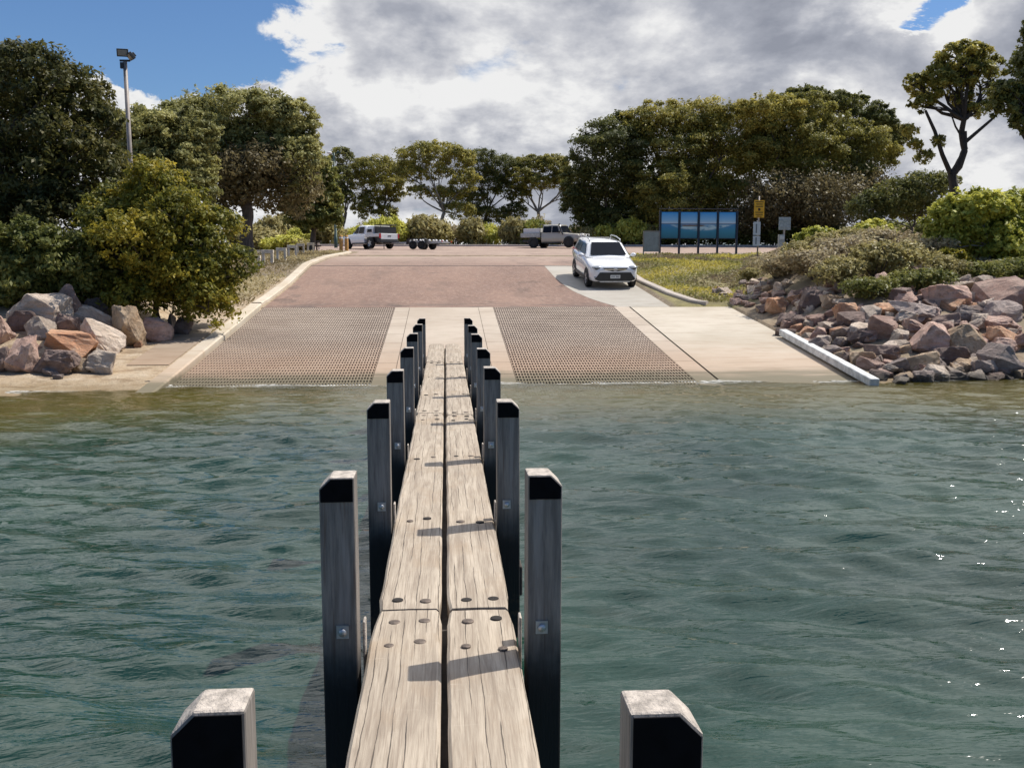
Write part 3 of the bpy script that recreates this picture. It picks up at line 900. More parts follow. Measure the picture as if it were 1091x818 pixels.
RR = [
 (868, 332, 27, 28, 'rock_dark', 'round dark-faced boulder standing high among pale stones near the verge', 0),
 (905, 342, 30, 20, 'rock_orange', 'orange flat-topped block right of the round dark-faced boulder', 0),
 (911, 352, 32, 20, 'rock_dark', 'pinkish-brown boulder directly below the orange flat-topped block', 0),
 (931, 344, 19, 20, 'rock_pale', 'pale rounded boulder at the right of the orange flat-topped block', 0),
 (829, 336, 22, 20, 'rock_orange', 'brown block with orange top near the upper end of the apron', 0),
 (886, 330, 20, 16, 'rock_tan', 'tan boulder touching the round dark-faced boulder on its right', 0),
 (902, 327, 24, 10, 'rock_pale', 'flat pale slab under the grey scrub above the orange block', 0),
 (815, 309, 20, 10, 'rock_pale', 'pale flat stone topmost of the rubble by the yellow sign', 0),
 (842, 348, 26, 15, 'rock_dark', 'dark wedge with a pale rim beside the middle of the apron edge', 0),
 (871, 347, 20, 13, 'rock_pink', 'pink boulder below the round dark-faced boulder', 0),
 (839, 363, 22, 14, 'rock_dark', 'dark stone touching the apron edge above the white beam', 0),
 (872, 364, 22, 16, 'rock_pink', 'pinkish white boulder in the middle of the small rubble', 0),
 (875, 374, 23, 15, 'rock_grey', 'lichen-grey boulder right behind the upper end of the white beam', 0),
 (918, 368, 26, 17, 'rock_dark', 'dark boulder below the pale pink slab in mid wall', 0),
 (894, 386, 15, 13, 'rock_tan', 'small pale tan stone beside the middle of the white beam', 0),
 (921, 391, 26, 18, 'rock_tan', 'tan-brown boulder nearest the lower end of the white beam', 0),
 (906, 388, 17, 14, 'rock_dark', 'small dark stone between two tan stones by the white beam', 0),
 (1018, 330, 60, 28, 'rock_pink', 'large pink boulder with a flat sunlit top just below the bright bush', .06),
 (1055, 315, 25, 22, 'rock_pale', 'pale cube-like boulder at the top of the wall under the bright bush', 0),
 (1078, 332, 64, 38, 'rock_pink', 'largest pink-brown angular slab at the top right corner of the wall', -.08),
 (965, 324, 26, 18, 'rock_dark', 'dark pinkish boulder half hidden by the grey scrub', 0),
 (983, 347, 54, 24, 'rock_grey', 'long blue-grey slab with a pale top below the scrub', .15),
 (1012, 353, 30, 20, 'rock_dark', 'pinkish-brown boulder at the right end of the long blue-grey slab', 0),
 (1033, 347, 30, 22, 'rock_grey', 'sharp faceted grey boulder under the large pink flat-topped one', .3),
 (1073, 345, 46, 26, 'rock_grey', 'big dark grey boulder beneath the largest pink-brown slab', 0),
 (1064, 355, 40, 20, 'rock_pink', 'pinkish block with a white top edge below the big dark grey boulder', .1),
 (1078, 376, 46, 26, 'rock_orange', 'orange-brown boulder at the right picture edge in mid wall', .3),
 (994, 378, 48, 36, 'rock_pink', 'large cube-like boulder with a pale pink sunlit top in mid wall', .08),
 (1036, 380, 46, 36, 'rock_tan', 'large rounded tan boulder right of the cube-like pale pink one', 0),
 (1070, 405, 50, 40, 'rock_grey', 'large leaning slab with a pale right edge at the water by the right picture edge', .65),
 (984, 399, 40, 26, 'rock_tan', 'dark-sided boulder with a pale top below the cube-like pink one', 0),
 (1017, 390, 34, 22, 'rock_dark', 'brown dome-shaped boulder in front of the rounded tan one', 0),
 (1031, 399, 26, 18, 'rock_tan', 'tan wedge below the brown dome-shaped boulder', .3),
 (1054, 406, 27, 23, 'rock_grey', 'round lichen-grey boulder at the water left of the large leaning slab', 0),
 (950, 363, 42, 27, 'rock_pink', 'broad flat pale pink slab in mid wall above the whitish oval stone', .1),
 (961, 377, 24, 16, 'rock_pale', 'whitish oval boulder left of the cube-like pink one', 0),
 (964, 363, 16, 11, 'rock_pink', 'small pink stone above the whitish oval boulder', 0),
 (945, 388, 38, 21, 'rock_dark', 'dark grey boulder left of the whitish oval one', 0),
 (994, 407, 32, 13, 'rock_pale', 'pale flat stone at the waterline under the dark-sided boulder', 0),
 (1022, 408, 30, 12, 'rock_grey', 'greenish flat wedge at the waterline left of the round lichen-grey boulder', 0),
 (950, 337, 34, 15, 'rock_orange', 'pale orange flat boulder left end of the long blue-grey slab', 0),
 (1045, 338, 22, 14, 'rock_dark', 'dark little boulder between the large pink boulder and the big dark grey one', 0),
]
for (px, pb, w, h, mn, lb, tl) in RR:
    rock(px, pb, w, h, mn, lb, GR, tilt=tl)
# smaller rubble filling the bank
taken = [(px, pb - h / 2, w / 2, h / 2) for (px, pb, w, h, *_r) in RR]
cnt = 0; tries = 0
FILL = 'small broken stone wedged among the boulders of the right rock wall'
while cnt < 130 and tries < 9000:
    tries += 1
    X = random.uniform(8.95, 17); Y = random.uniform(19.0, 33)
    if Y > 26.0 - .0 * X and X > 10.0 + max(0, (28 - Y)) * .5: continue
    if X < 9.25 and Y < 24 and Y > 18: X += .3
    z = gzs(X, Y)
    s = random.uniform(.24, .52) * (1.25 if X > 11 else 1.0)
    if Y > 27: s *= .85
    mn = random.choice(['rock_pink', 'rock_dark', 'rock_grey', 'rock_pale', 'rock_pink', 'rock_pink', 'rock_orange', 'rock_pale'])
    put_rock(ROCKS[random.randrange(16)], Vector((X, Y, z + s * .18)), (s * random.uniform(.9, 1.5), s * random.uniform(.8, 1.3), s * random.uniform(.55, .9)), random.uniform(-.4, .4), random.uniform(0, 6.28), mn, FILL, 'small stones between the boulders of the right wall')
    cnt += 1
top_px = lambda x: np.interp(x, [792, 830, 870, 950, 1000, 1095], [304, 299, 313, 319, 307, 300])
bot_px = lambda x: np.interp(x, [792, 830, 870, 950, 1095], [322, 344, 372, 406, 406])
for k in range(200):
    px = random.uniform(792, 1095) if k % 3 else random.uniform(792, 900)
    q = hit(px, random.uniform(top_px(px), bot_px(px))) if k < 150 else hit(random.uniform(915, 1100), random.uniform(393, 409))
    if q.x < 8.95: continue
    s = random.uniform(.2, .46)
    put_rock(ROCKS[random.randrange(16)], Vector((q.x, q.y, q.z + s * .2)), (s * random.uniform(.9, 1.5), s * random.uniform(.8, 1.3), s * random.uniform(.55, .9)), random.uniform(-.4, .4), random.uniform(0, 6.28), random.choice(['rock_pink', 'rock_dark', 'rock_pale', 'rock_pale', 'rock_pink', 'rock_orange', 'rock_tan', 'rock_grey']), FILL, 'small stones between the boulders of the right wall')
for k in range(34):
    px = random.uniform(-10, 130); X = random.uniform(-13.5, -7.6); Y = random.uniform(19.3, 22.5)
    if X > -8.8 and Y > 20: continue
    s = random.uniform(.12, .3)
    put_rock(ROCKS[random.randrange(16)], Vector((X, Y, gzs(X, Y) + s * .15)), (s * 1.3, s, s * .7), 0, random.uniform(0, 6), random.choice(['rock_dark', 'rock_pink', 'rock_grey']), 'small stone filling a gap of the left rock pile', 'small stones of the left rock pile')
for (px, py, s, lb) in ((121, 405, .34, 'whitish flat stone in the shallows left of the ramp kerb'), (157, 408, .24, 'small whitish stone in the shallows at the end of the ramp kerb'), (30, 404, .3, 'pale flat stone in the shallows at the far left')):
    q = EYE + ray(px, py) * (EYE.z - .03) / -ray(px, py).z
    put_rock(ROCKS[5], q, (s, s * .7, .1), 0, .3, 'rock_pale', lb, None)

# ------------------------------------------------------------------ foliage
def leaf_quads(pts, size, nrm_bias, seed, aspect=.45, out=None):
    """rhombic leaf faces at pts; returns verts, quads"""
    r = np.random.default_rng(seed)
    n = len(pts)
    d = r.normal(size=(n, 3)); d /= np.linalg.norm(d, axis=1, keepdims=True)
    nn = r.normal(size=(n, 3)) * .75 + (out if out is not None else 0) * nrm_bias + np.array([0, 0, .35])
    nn /= np.linalg.norm(nn, axis=1, keepdims=True)
    d = d - nn * (d * nn).sum(1, keepdims=True); d /= (np.linalg.norm(d, axis=1, keepdims=True) + 1e-9)
    w = np.cross(nn, d)
    s = size * r.uniform(.6, 1.35, (n, 1))
    V = np.stack([pts - d * s * .5, pts + w * s * aspect * .5 - d * s * .05, pts + d * s * .5, pts - w * s * aspect * .5 - d * s * .05], 1).reshape(-1, 3)
    return V, np.arange(n * 4).reshape(-1, 4)

def crown_points(clumps, n, seed, sub=.30, fill=.25, tuft=.55, upper=.15, nsub=None, dome=0.0):
    """clumps: (centre, radii). Leaves gather in tufts spread over each clump's skin, some inside."""
    r = np.random.default_rng(seed)
    area = np.array([(c[1][0] * c[1][2] + c[1][1] * c[1][2] + c[1][0] * c[1][1]) for c in clumps]); area /= area.sum()
    P_, O_, T_ = [], [], []
    for (c, rad), a in zip(clumps, area):
        ct = r.uniform(-.22, .22)
        m = max(20, int(n * a)); rad = np.array(rad); c = np.array(c)
        ns = nsub or max(10, int(26 * (rad.mean() / (sub * rad.mean() + .25)) ** .8))
        u = r.normal(size=(ns, 3)); u /= np.linalg.norm(u, axis=1, keepdims=True)
        u[:, 2] = np.where((u[:, 2] < -.25) & (r.random(ns) < .6), -u[:, 2], u[:, 2])
        rr = r.uniform(.72, 1.12, (ns, 1))
        tc = c + u * rad * rr
        tr = (sub * rad.mean()) * r.uniform(.6, 1.3, ns)
        tt = r.uniform(0, 1, ns)
        k = r.integers(0, ns, m)
        g = r.normal(size=(m, 3)); g /= np.linalg.norm(g, axis=1, keepdims=True)
        if dome:
            up = r.random(m) < dome
            g[:, 2] = np.where(up, np.abs(g[:, 2]) * .9 + .05, g[:, 2])
        q = tc[k] + g * (tr[k] * r.uniform(.35, 1.05, m))[:, None] * np.array([1.1, 1.1, .8])
        o = g * .5 + u[k] * .7
        inside = r.random(m) < fill
        v = r.normal(size=(m, 3)); v /= np.linalg.norm(v, axis=1, keepdims=True)
        q = np.where(inside[:, None], c + v * rad * (r.random((m, 1)) ** .4) * .9, q)
        t = np.clip(ct + .5 * tt[k] + .25 * r.random(m) + .25 * r.normal(.5, .35, m), 0, 1)
        P_.append(q); O_.append(o); T_.append(t)
        # sprigs reaching past the skin
        nsp = max(14, ns); msp = max(6, int(m * .14 / nsp))
        us = r.normal(size=(nsp, 3)); us /= np.linalg.norm(us, axis=1, keepdims=True); us[:, 2] = np.abs(us[:, 2]) * .9
        st = c + us * rad * .95
        dr = us * .6 + np.array([0, 0, .6]) + r.normal(0, .35, (nsp, 3))
        ln = rad.mean() * r.uniform(.08, .28, (nsp, 1))
        k2 = np.repeat(np.arange(nsp), msp)
        q = st[k2] + dr[k2] * ln[k2] * r.random((nsp * msp, 1)) + r.normal(0, .04 * rad.mean(), (nsp * msp, 3))
        P_.append(q); O_.append(dr[k2]); T_.append(np.clip(ct + r.normal(.55, .22, len(q)), 0, 1))
    return np.concatenate(P_), np.concatenate(O_), np.concatenate(T_)

def foliage(name, clumps, n, size, mat, seed, parent=None, origin=(0, 0, 0), aspect=.45, **kw):
    p, o, t = crown_points(clumps, n, seed, **kw)
    p = p - np.array(origin)
    V, Q = leaf_quads(p, size, .9, seed + 5, aspect, o)
    return np_mesh(name, V, Q, MAT[mat], {'tint': np.repeat(t, 4)}, False, parent)

def px_clumps(lst, Y, seed, dj=.5, depthf=.9):
    r = random.Random(seed); out = []
    for (px, py, rx, ry) in lst:
        s = Y / F
        yy = Y + r.uniform(-dj, dj) * rx * s
        c = P(px, py, yy)
        out.append(((c.x, c.y, c.z), (rx * s, (rx + ry) / 2 * s * depthf, ry * s)))
    return out

def limb(mb, a, b_, r0, r1, seed, bend=.12, n=6):
    r = random.Random(seed); a = Vector(a); b_ = Vector(b_)
    L = (b_ - a).length
    pts = []; rad = []
    off_ = Vector((r.uniform(-1, 1), r.uniform(-1, 1), r.uniform(-.2, .5))) * L * bend
    for i in range(n + 1):
        t = i / n
        q = a.lerp(b_, t) + off_ * math.sin(PI * t) + Vector((r.uniform(-1, 1), r.uniform(-1, 1), r.uniform(-1, 1))) * L * .018 * (0 < i < n)
        # limbs leave steeply, then spread
        pts.append(q); rad.append(r0 + (r1 - r0) * t)
    mb.tube(pts, rad, 6)
    return pts

def tree(name, label, cat, base, clumps, nleaf, leaf, mat, seed, trunk_r=.2, forks=None, bark='bark', group=None, twig=3, aspect=.5, branch_r=None, **kw):
    base = Vector(base)
    root = empty(name, base, label=label, cat=cat, group=group)
    mb = MB(); r = random.Random(seed)
    cen = Vector((0, 0, 0))
    for c, rad in clumps: cen += Vector(c)
    cen /= len(clumps)
    if forks is None:
        fk = base.lerp(cen, .42) + Vector((r.uniform(-.3, .3), r.uniform(-.3, .3), 0)); forks = [fk]
    fks = [Vector(f) for f in forks]
    fp = base
    rr = trunk_r
    for i, f in enumerate(fks):
        limb(mb, fp - Vector((0, 0, .3 if i == 0 else 0)) - base, f - base, rr, rr * .78, seed + i, .06)
        fp = f; rr *= .78
    for j, (c, rad) in enumerate(clumps):
        c = Vector(c)
        f = min(fks, key=lambda q: (q - c).length + (0 if q.z < c.z else 3))
        tgt = c + Vector((0, 0, -rad[2] * .3))
        br = branch_r or trunk_r * .42
        pts = limb(mb, f - base, tgt - base, br, br * .35, seed + 20 + j, .14)
        for k in range(twig):
            e = Vector((r.uniform(-1, 1), r.uniform(-1, 1), r.uniform(-.1, 1))).normalized()
            e = Vector((e.x * rad[0], e.y * rad[1], e.z * rad[2])) * .85
            s0 = pts[r.choice((3, 4, 5, 6))]
            limb(mb, s0, c + e - base, br * .4, br * .1, seed + 100 + j * 7 + k, .1, 4)
    mb.build('trunk', MAT[bark], root, fix=False)
    foliage('crown', clumps, nleaf, leaf, mat, seed + 1, root, base, aspect, **kw)
    return root

def gp(px, Y):
    """ground point under image column px at distance Y"""
    q = P(px, 285, Y); return Vector((q.x, Y, gzs(q.x, Y)))

# --- left side
c = px_clumps([(28, 92, 55, 38), (72, 118, 46, 46), (-10, 120, 60, 60), (60, 175, 62, 55), (104, 138, 24, 26), (98, 190, 34, 46), (10, 220, 64, 60), (-60, 150, 60, 90), (-50, 250, 60, 70), (50, 250, 55, 50)], 27, 1)
tree('broadleaf_tree', 'tall dark dense tree at the far left edge above the rock pile', 'tree', gp(20, 27), c, 80000, .15, 'leaf_deep', 11, .28, bark='bark', sub=.2, fill=.25, aspect=.42)
rb = random.Random(5); lst = []
for k in range(80):
    x = rb.uniform(92, 264); y = rb.uniform(190, 334)
    top = np.interp(x, [92, 130, 165, 200, 228, 264], [224, 190, 178, 198, 224, 286]); low = np.interp(x, [92, 150, 256], [318, 330, 336])
    rr_ = rb.uniform(13, 27)
    if y - rr_ * .6 < top or y + rr_ * .5 > low + 6: continue
    if y > 285 and x + rr_ > 270 - (y - 285) * .55: continue
    lst.append((x, y, rr_ * rb.uniform(1.0, 1.35), rr_))
c = px_clumps(lst + [(150, 270, 50, 44), (200, 300, 40, 34), (115, 300, 40, 30), (222, 305, 20, 24)], 24.6, 2, dj=1.6)
tree('large_bush', 'large yellow-green bush spilling over the right half of the left rock pile', 'bush', gp(170, 24.8), c, 88000, .11, 'leaf_bush', 21, .1, sub=.3, fill=.15, twig=3, dome=.4)
c = px_clumps([(20, 268, 44, 30), (66, 285, 50, 32), (10, 300, 50, 30), (85, 300, 40, 22), (-40, 300, 50, 40)], 24.0, 3)
tree('large_bush', 'dark green bush under the tall left tree behind the big flat-topped boulder', 'bush', gp(35, 24.3), c, 34000, .13, 'leaf_mid', 31, .1, sub=.24, fill=.35, twig=5)
c = px_clumps([(172, 162, 46, 42), (200, 150, 28, 32), (146, 150, 28, 30), (165, 205, 52, 44), (205, 195, 26, 36)], 45, 4)
tree('rounded_tree', 'rounded olive tree directly behind the grey floodlight pole', 'tree', gp(170, 45), c, 60000, .17, 'leaf_grey_olive', 41, .25, sub=.2, fill=.2, aspect=.5, dome=.75)
c = px_clumps([(248, 128, 62, 28), (300, 132, 36, 26), (206, 138, 36, 26), (328, 152, 14, 14), (230, 165, 46, 36), (285, 165, 50, 36), (318, 180, 26, 30)], 50, 5)
tree('umbrella_tree', 'wide umbrella-crowned tree with a dark trunk behind the low log barriers', 'tree', gp(264, 48.5), c, 80000, .17, 'leaf_grey_olive', 51, .42, forks=[P(264, 232, 49), P(258, 205, 49.5)], sub=.2, fill=.18, twig=6, dome=.75)
c = px_clumps([(255, 195, 34, 24), (300, 205, 44, 26), (275, 180, 40, 22), (240, 212, 22, 16)], 49.2, 55)
o = foliage('dry_understorey', c, 9000, .24, 'leaf_dry', 56, None, (0, 0, 0), sub=.3, fill=.6)
root = [q for q in col.objects if q.name.startswith('umbrella_tree')][0]
o.parent = root; o.location = -root.location
c = px_clumps([(338, 195, 22, 26), (350, 218, 14, 22), (322, 222, 24, 22), (340, 232, 22, 12)], 60, 6)
tree('rounded_tree', 'paler green tree left of the dark green lamp post', 'tree', gp(332, 60), c, 14000, .3, 'leaf_mid', 61, .22, sub=.24, fill=.35)
# --- far trees
FAR = [
 ('slender_tree', 'slender small-crowned tree behind the dark green lamp post', [(364, 170, 13, 11), (366, 190, 10, 12), (360, 205, 9, 12), (372, 212, 7, 8)], 366, 102),
 ('gum_tree', 'open-crowned gum tree above the white ute, leftmost of the far row', [(400, 180, 25, 11), (386, 194, 15, 12), (412, 198, 18, 10), (428, 184, 14, 12), (398, 212, 16, 9), (422, 208, 12, 8), (386, 224, 12, 9), (410, 228, 14, 8)], 408, 104),
 ('gum_tree', 'tallest flat-topped gum tree in the middle of the far row above the empty trailer', [(446, 166, 22, 11), (470, 163, 22, 10), (488, 174, 18, 14), (434, 184, 15, 11), (462, 184, 18, 9), (496, 194, 15, 13), (472, 208, 18, 8), (488, 226, 17, 10), (446, 205, 12, 8)], 470, 100),
 ('gum_tree', 'far gum tree with a bushy low skirt just right of the tallest one', [(510, 172, 20, 12), (534, 180, 20, 12), (520, 196, 22, 12), (500, 214, 22, 11), (542, 204, 16, 11), (520, 230, 26, 9), (548, 226, 14, 9)], 516, 104),
 ('gum_tree', 'far gum tree with forked pale stems over the parked beige ute', [(566, 178, 22, 10), (588, 177, 18, 10), (600, 190, 12, 12), (553, 190, 14, 11), (575, 196, 18, 8), (606, 206, 9, 10), (556, 208, 10, 8)], 575, 104),
]
for i, (nm, lb, cl, bx, Y) in enumerate(FAR):
    c = px_clumps(cl, Y, 70 + i)
    fk = [P(bx + random.uniform(-3, 3), 238, Y), P(bx + random.uniform(-4, 4), 226, Y)]
    tree(nm, lb, 'tree', gp(bx, Y), c, 30000 if i else 9000, .21, 'leaf_dark' if i in (0, 3) else 'leaf_olive', 700 + i * 10, .28, forks=fk, bark='bark_pale' if i in (2, 4) else 'bark', group='gum trees beyond the car park', twig=5, sub=.28, fill=.12, branch_r=.10, dome=.6)
# --- right mass
RM = [
 ('dense_tree', 'dense dark tree at the left end of the big right clump above the white car', [(650, 172, 40, 38), (624, 196, 24, 24), (672, 150, 30, 28), (640, 222, 38, 20), (612, 212, 14, 16), (672, 205, 34, 32), (664, 236, 36, 14), (700, 222, 30, 24), (630, 232, 22, 14)], 650, 92, 24000, 'leaf_dark'),
 ('dense_tree', 'broad olive tree with bright rounded tufts behind the blue information board', [(700, 135, 34, 22), (742, 130, 38, 22), (722, 165, 46, 32), (775, 140, 36, 26), (762, 185, 50, 38), (715, 210, 44, 32), (698, 238, 30, 16), (745, 236, 36, 18), (780, 215, 40, 26), (735, 205, 40, 26)], 735, 91, 32000, 'leaf_olive'),
 ('dense_tree', 'widest olive tree of the right clump, behind the yellow sign', [(822, 122, 34, 18), (858, 118, 32, 16), (842, 155, 48, 30), (892, 150, 40, 26), (812, 165, 38, 30), (925, 165, 32, 28), (868, 180, 52, 26)], 845, 89, 34000, 'leaf_olive'),
 ('dense_tree', 'tall ragged tree poking above the back of the right clump', [(862, 104, 24, 10), (895, 112, 30, 12), (930, 128, 26, 16), (945, 150, 22, 18), (838, 112, 20, 9)], 895, 98, 14000, 'leaf_dark'),
]
for i, (nm, lb, cl, bx, Y, n, mt) in enumerate(RM):
    c = px_clumps(cl, Y, 80 + i, dj=.7)
    tree(nm, lb, 'tree', gp(bx, Y), c, int(n * 3.6), .25, mt, 800 + i * 10, .4, sub=.27, fill=.34, twig=5, dome=.75, nsub=26, group='trees of the big clump right of the car park')
c = px_clumps([(830, 215, 40, 26), (880, 215, 44, 28), (920, 205, 36, 28), (800, 235, 30, 18), (860, 238, 50, 14)], 88, 90, dj=1.0)
tree('brown_thicket', 'brown leafless-looking thicket of thin stems under the right clump', 'thicket', gp(865, 88), c, 26000, .3, 'leaf_dry', 900, .25, sub=.5, fill=.75, twig=26, bark='bark', branch_r=.09)
c = px_clumps([(985, 200, 30, 16), (952, 214, 30, 20), (1008, 194, 16, 10), (925, 225, 24, 18), (975, 222, 34, 16)], 66, 91)
tree('dark_shrub', 'dark scrubby shrub below the lone tree with the forked trunk', 'shrub', gp(970, 66), c, 14000, .24, 'leaf_dark', 910, .12, sub=.26, fill=.4, twig=8)
c = px_clumps([(1036, 57, 20, 11), (1018, 74, 26, 12), (1044, 84, 26, 14), (1012, 94, 26, 14), (984, 100, 20, 16), (972, 88, 9, 9), (1060, 100, 14, 12), (1028, 108, 18, 10), (1000, 84, 20, 12), (1024, 60, 26, 12), (1050, 70, 18, 12), (982, 112, 14, 8), (1040, 118, 16, 8)], 46, 92, dj=.8)
lone = tree('lone_tree', 'lone tree with a forked bare trunk standing against the clouds at right', 'tree', gp(1018, 46), c, 19000, .19, 'leaf_olive', 920, .26, forks=[P(1014, 186, 46), P(1028, 160, 46), P(1027, 128, 46)], bark='bark_dark', sub=.3, fill=.1, twig=6, branch_r=.10, nsub=13, dome=.5)
mb = MB()
for pts, r0 in (([(1014, 188), (1004, 165), (996, 140), (986, 118)], .13), ([(1028, 152), (1042, 140), (1056, 128), (1066, 118)], .1), ([(1014, 186), (1022, 178), (1028, 162), (1028, 140)], .19), ([(1027, 150), (1018, 135), (1012, 118)], .06), ([(985, 165), (968, 150), (955, 140)], .03)):
    q = [P(x, y, 46) - lone.location for x, y in pts]
    mb.tube(q, [r0 * (1 - .5 * k / (len(q) - 1)) for k in range(len(q))], 7)
mb.build('limb', MAT['bark_dark'], lone, fix=False)
c = px_clumps([(985, 168, 9, 8), (968, 140, 10, 7), (1000, 150, 7, 6), (975, 155, 8, 6)], 46, 93)
o = foliage('sparse_foliage', c, 1100, .2, 'leaf_olive', 94, lone, lone.location, sub=.4, fill=.4)
c = px_clumps([(1082, 112, 28, 16), (1072, 98, 18, 12), (1110, 80, 34, 40), (1092, 132, 18, 12), (1120, 120, 40, 30), (1096, 40, 8, 14), (1110, 30, 20, 20)], 38, 95)
tree('dark_tree', 'dark tree cut off by the right picture edge beside the lone tree', 'tree', gp(1130, 38), c, 16000, .2, 'leaf_dark', 930, .22, sub=.26, fill=.3, forks=[P(1120, 190, 38)], bark='bark_dark')
# --- right bank bushes
c = px_clumps([(1040, 222, 40, 18), (1075, 232, 40, 26), (1015, 240, 28, 22), (1085, 265, 36, 28), (1045, 255, 44, 26), (1000, 262, 20, 16), (1110, 225, 30, 26)], 29, 96)
tree('bright_bush', 'big bright yellow-green bush on the bank at the right edge', 'bush', gp(1055, 29), c, 26000, .17, 'leaf_bright', 940, .07, sub=.22, fill=.35, twig=9, branch_r=.03, bark='bark_pale')
for (px, py, rx, ry, Y, lb, sd) in ((872, 252, 27, 11, 40, 'low rounded yellow-green bush behind the grey scrub, right of the bare sign', 1), (930, 247, 25, 15, 42, 'rounded yellow-green bush, the taller of two on the bank crest', 2), (1012, 276, 24, 12, 28, 'small dull green bush at the left foot of the big bright bush', 3)):
    c = px_clumps([(px, py, rx * .7, ry * .8), (px - rx * .5, py + ry * .3, rx * .5, ry * .7), (px + rx * .5, py + ry * .3, rx * .5, ry * .7)], Y, 97 + sd)
    tree('rounded_bush', lb, 'bush', gp(px, Y), c, 7000, .17, 'leaf_bright' if sd < 3 else 'leaf_bush', 950 + sd * 9, .05, sub=.24, fill=.4, twig=6, branch_r=.025)

# shrubs by prototype
def shrub_proto(mat, seed, n, leaf):
    r = random.Random(seed)
    cl = [((r.uniform(-.35, .35), r.uniform(-.35, .35), .38 + r.uniform(-.1, .15)), (r.uniform(.3, .55), r.uniform(.3, .55), r.uniform(.26, .4))) for k in range(5)]
    root = empty('shrub', (0, 0, 0))
    mb = MB()
    for k in range(9):
        c_ = cl[k % 5][0]
        limb(mb, (0, 0, -.1), (c_[0] + r.uniform(-.2, .2), c_[1] + r.uniform(-.2, .2), c_[2] + .25), .022, .006, seed + k, .15, 4)
    mb.build('stem', MAT['bark'], root, fix=False)
    foliage('foliage', cl, n, leaf, mat, seed, root, sub=.3, fill=.45)
    return root
protos = {}
def shrub(kind, pos, s, label, group, sz=None):
    if kind not in protos:
        mat, n, leaf = {'grey': ('leaf_grey', 2600, .1), 'scrub': ('leaf_scrub', 2600, .1), 'green': ('leaf_mid', 2600, .11), 'far': ('leaf_scrub', 1500, .15), 'fargreen': ('leaf_bright', 1500, .15)}[kind]
        protos[kind] = shrub_proto(mat, {'grey': 52, 'scrub': 66, 'green': 69, 'far': 41, 'fargreen': 107}[kind], n, leaf); o = protos[kind]
    else:
        o = copy_tree(protos[kind])
    o.location = pos; o.rotation_euler = (0, 0, random.uniform(0, 6.28)); o.scale = (s, s, sz or s)
    tag(o, label, 'shrub', group)
    return o
GS = 'low scrub shrubs on the right bank'
SH = [
 ('grey', 828, 296, 1.5, 'purplish grey shrub at the foot of the yellow sign pole'),
 ('scrub', 800, 300, 1.0, 'small pale shrub left of the yellow sign pole base'),
 ('scrub', 850, 283, 1.5, 'pale brown scrub shrub between the yellow sign and the bare sign'),
 ('grey', 870, 296, 1.7, 'grey scrub shrub above the round dark-faced boulder'),
 ('scrub', 895, 305, 1.6, 'pale scrub shrub above the flat pale slab of the wall'),
 ('scrub', 880, 276, 1.7, 'pale scrub below the low rounded yellow-green bush'),
 ('grey', 910, 285, 1.9, 'wide grey shrub in the middle of the right bank'),
 ('scrub', 935, 295, 1.9, 'dull tan shrub low on the middle of the bank'),
 ('green', 925, 316, 1.2, 'dark green shrub overhanging the boulders in the middle of the wall'),
 ('grey', 945, 272, 1.8, 'grey shrub below the taller rounded yellow-green bush'),
 ('scrub', 965, 290, 1.7, 'tan shrub at the right of the bank, left of the bright bush'),
 ('green', 985, 308, 1.3, 'dark green shrub above the large pink flat-topped boulder'),
 ('green', 965, 310, 1.1, 'small green shrub over the dark pinkish boulder'),
 ('grey', 985, 278, 1.5, 'grey twiggy shrub touching the left side of the bright bush'),
 ('green', 1045, 300, 1.3, 'dark shrub under the bright bush above the pale cube-like boulder'),
 ('green', 1080, 298, 1.4, 'dark shrub under the bright bush at the right picture edge'),
 ('scrub', 905, 268, 1.6, 'pale scrub between the two rounded yellow-green bushes'),
 ('scrub', 1005, 297, 1.3, 'olive shrub at the foot of the bright bush'),
]
for kd, px, py, s, lb in SH:
    q = hit(px, py)
    shrub(kd, (q.x, q.y, q.z - .05), s * .78, lb, GS, s * .62)
# scrub belt beyond the far kerb
random.seed(31)
for k in range(64):
    X = -30 + k * .95 + random.uniform(-.6, .6)
    if X > 24: break
    Y = random.uniform(88.5, 97)
    kd = random.choice(['far', 'far', 'far', 'fargreen', 'fargreen', 'grey'])
    s = random.uniform(1.5, 2.6)
    lb = {'far': 'dull olive scrub bush in the hedge beyond the far kerb', 'fargreen': 'yellow-green scrub bush in the hedge beyond the far kerb', 'grey': 'grey twiggy scrub bush in the hedge beyond the far kerb'}[kd]
    shrub(kd, (X, Y, gzs(X, Y) - .1), s, lb, 'scrub hedge beyond the car park', s * random.uniform(1.0, 1.5))
for (px, Y, kd, s, sz, lb) in ((300, 63.5, 'fargreen', 2.1, 1.5, 'yellow-green shrub behind the middle of the log barriers'), (318, 63.5, 'far', 1.8, 1.3, 'brownish shrub behind the log barriers beside the yellow-green one'), (286, 66, 'far', 2.4, 1.8, 'olive shrub right of the umbrella tree trunk'), (395, 88, 'fargreen', 2.4, 2.2, 'bright round shrub right of the dark green lamp post'), (455, 90, 'far', 3.6, 3.4, 'tall grey-brown shrub behind the empty trailer'), (272, 70, 'far', 2.6, 2.2, 'dim shrub behind the umbrella tree trunk'), (345, 90, 'far', 3.0, 3.0, 'tall scrub left of the dark green lamp post')):
    g = gp(px, Y); shrub(kd, g - Vector((0, 0, .1)), s, lb, None, sz)

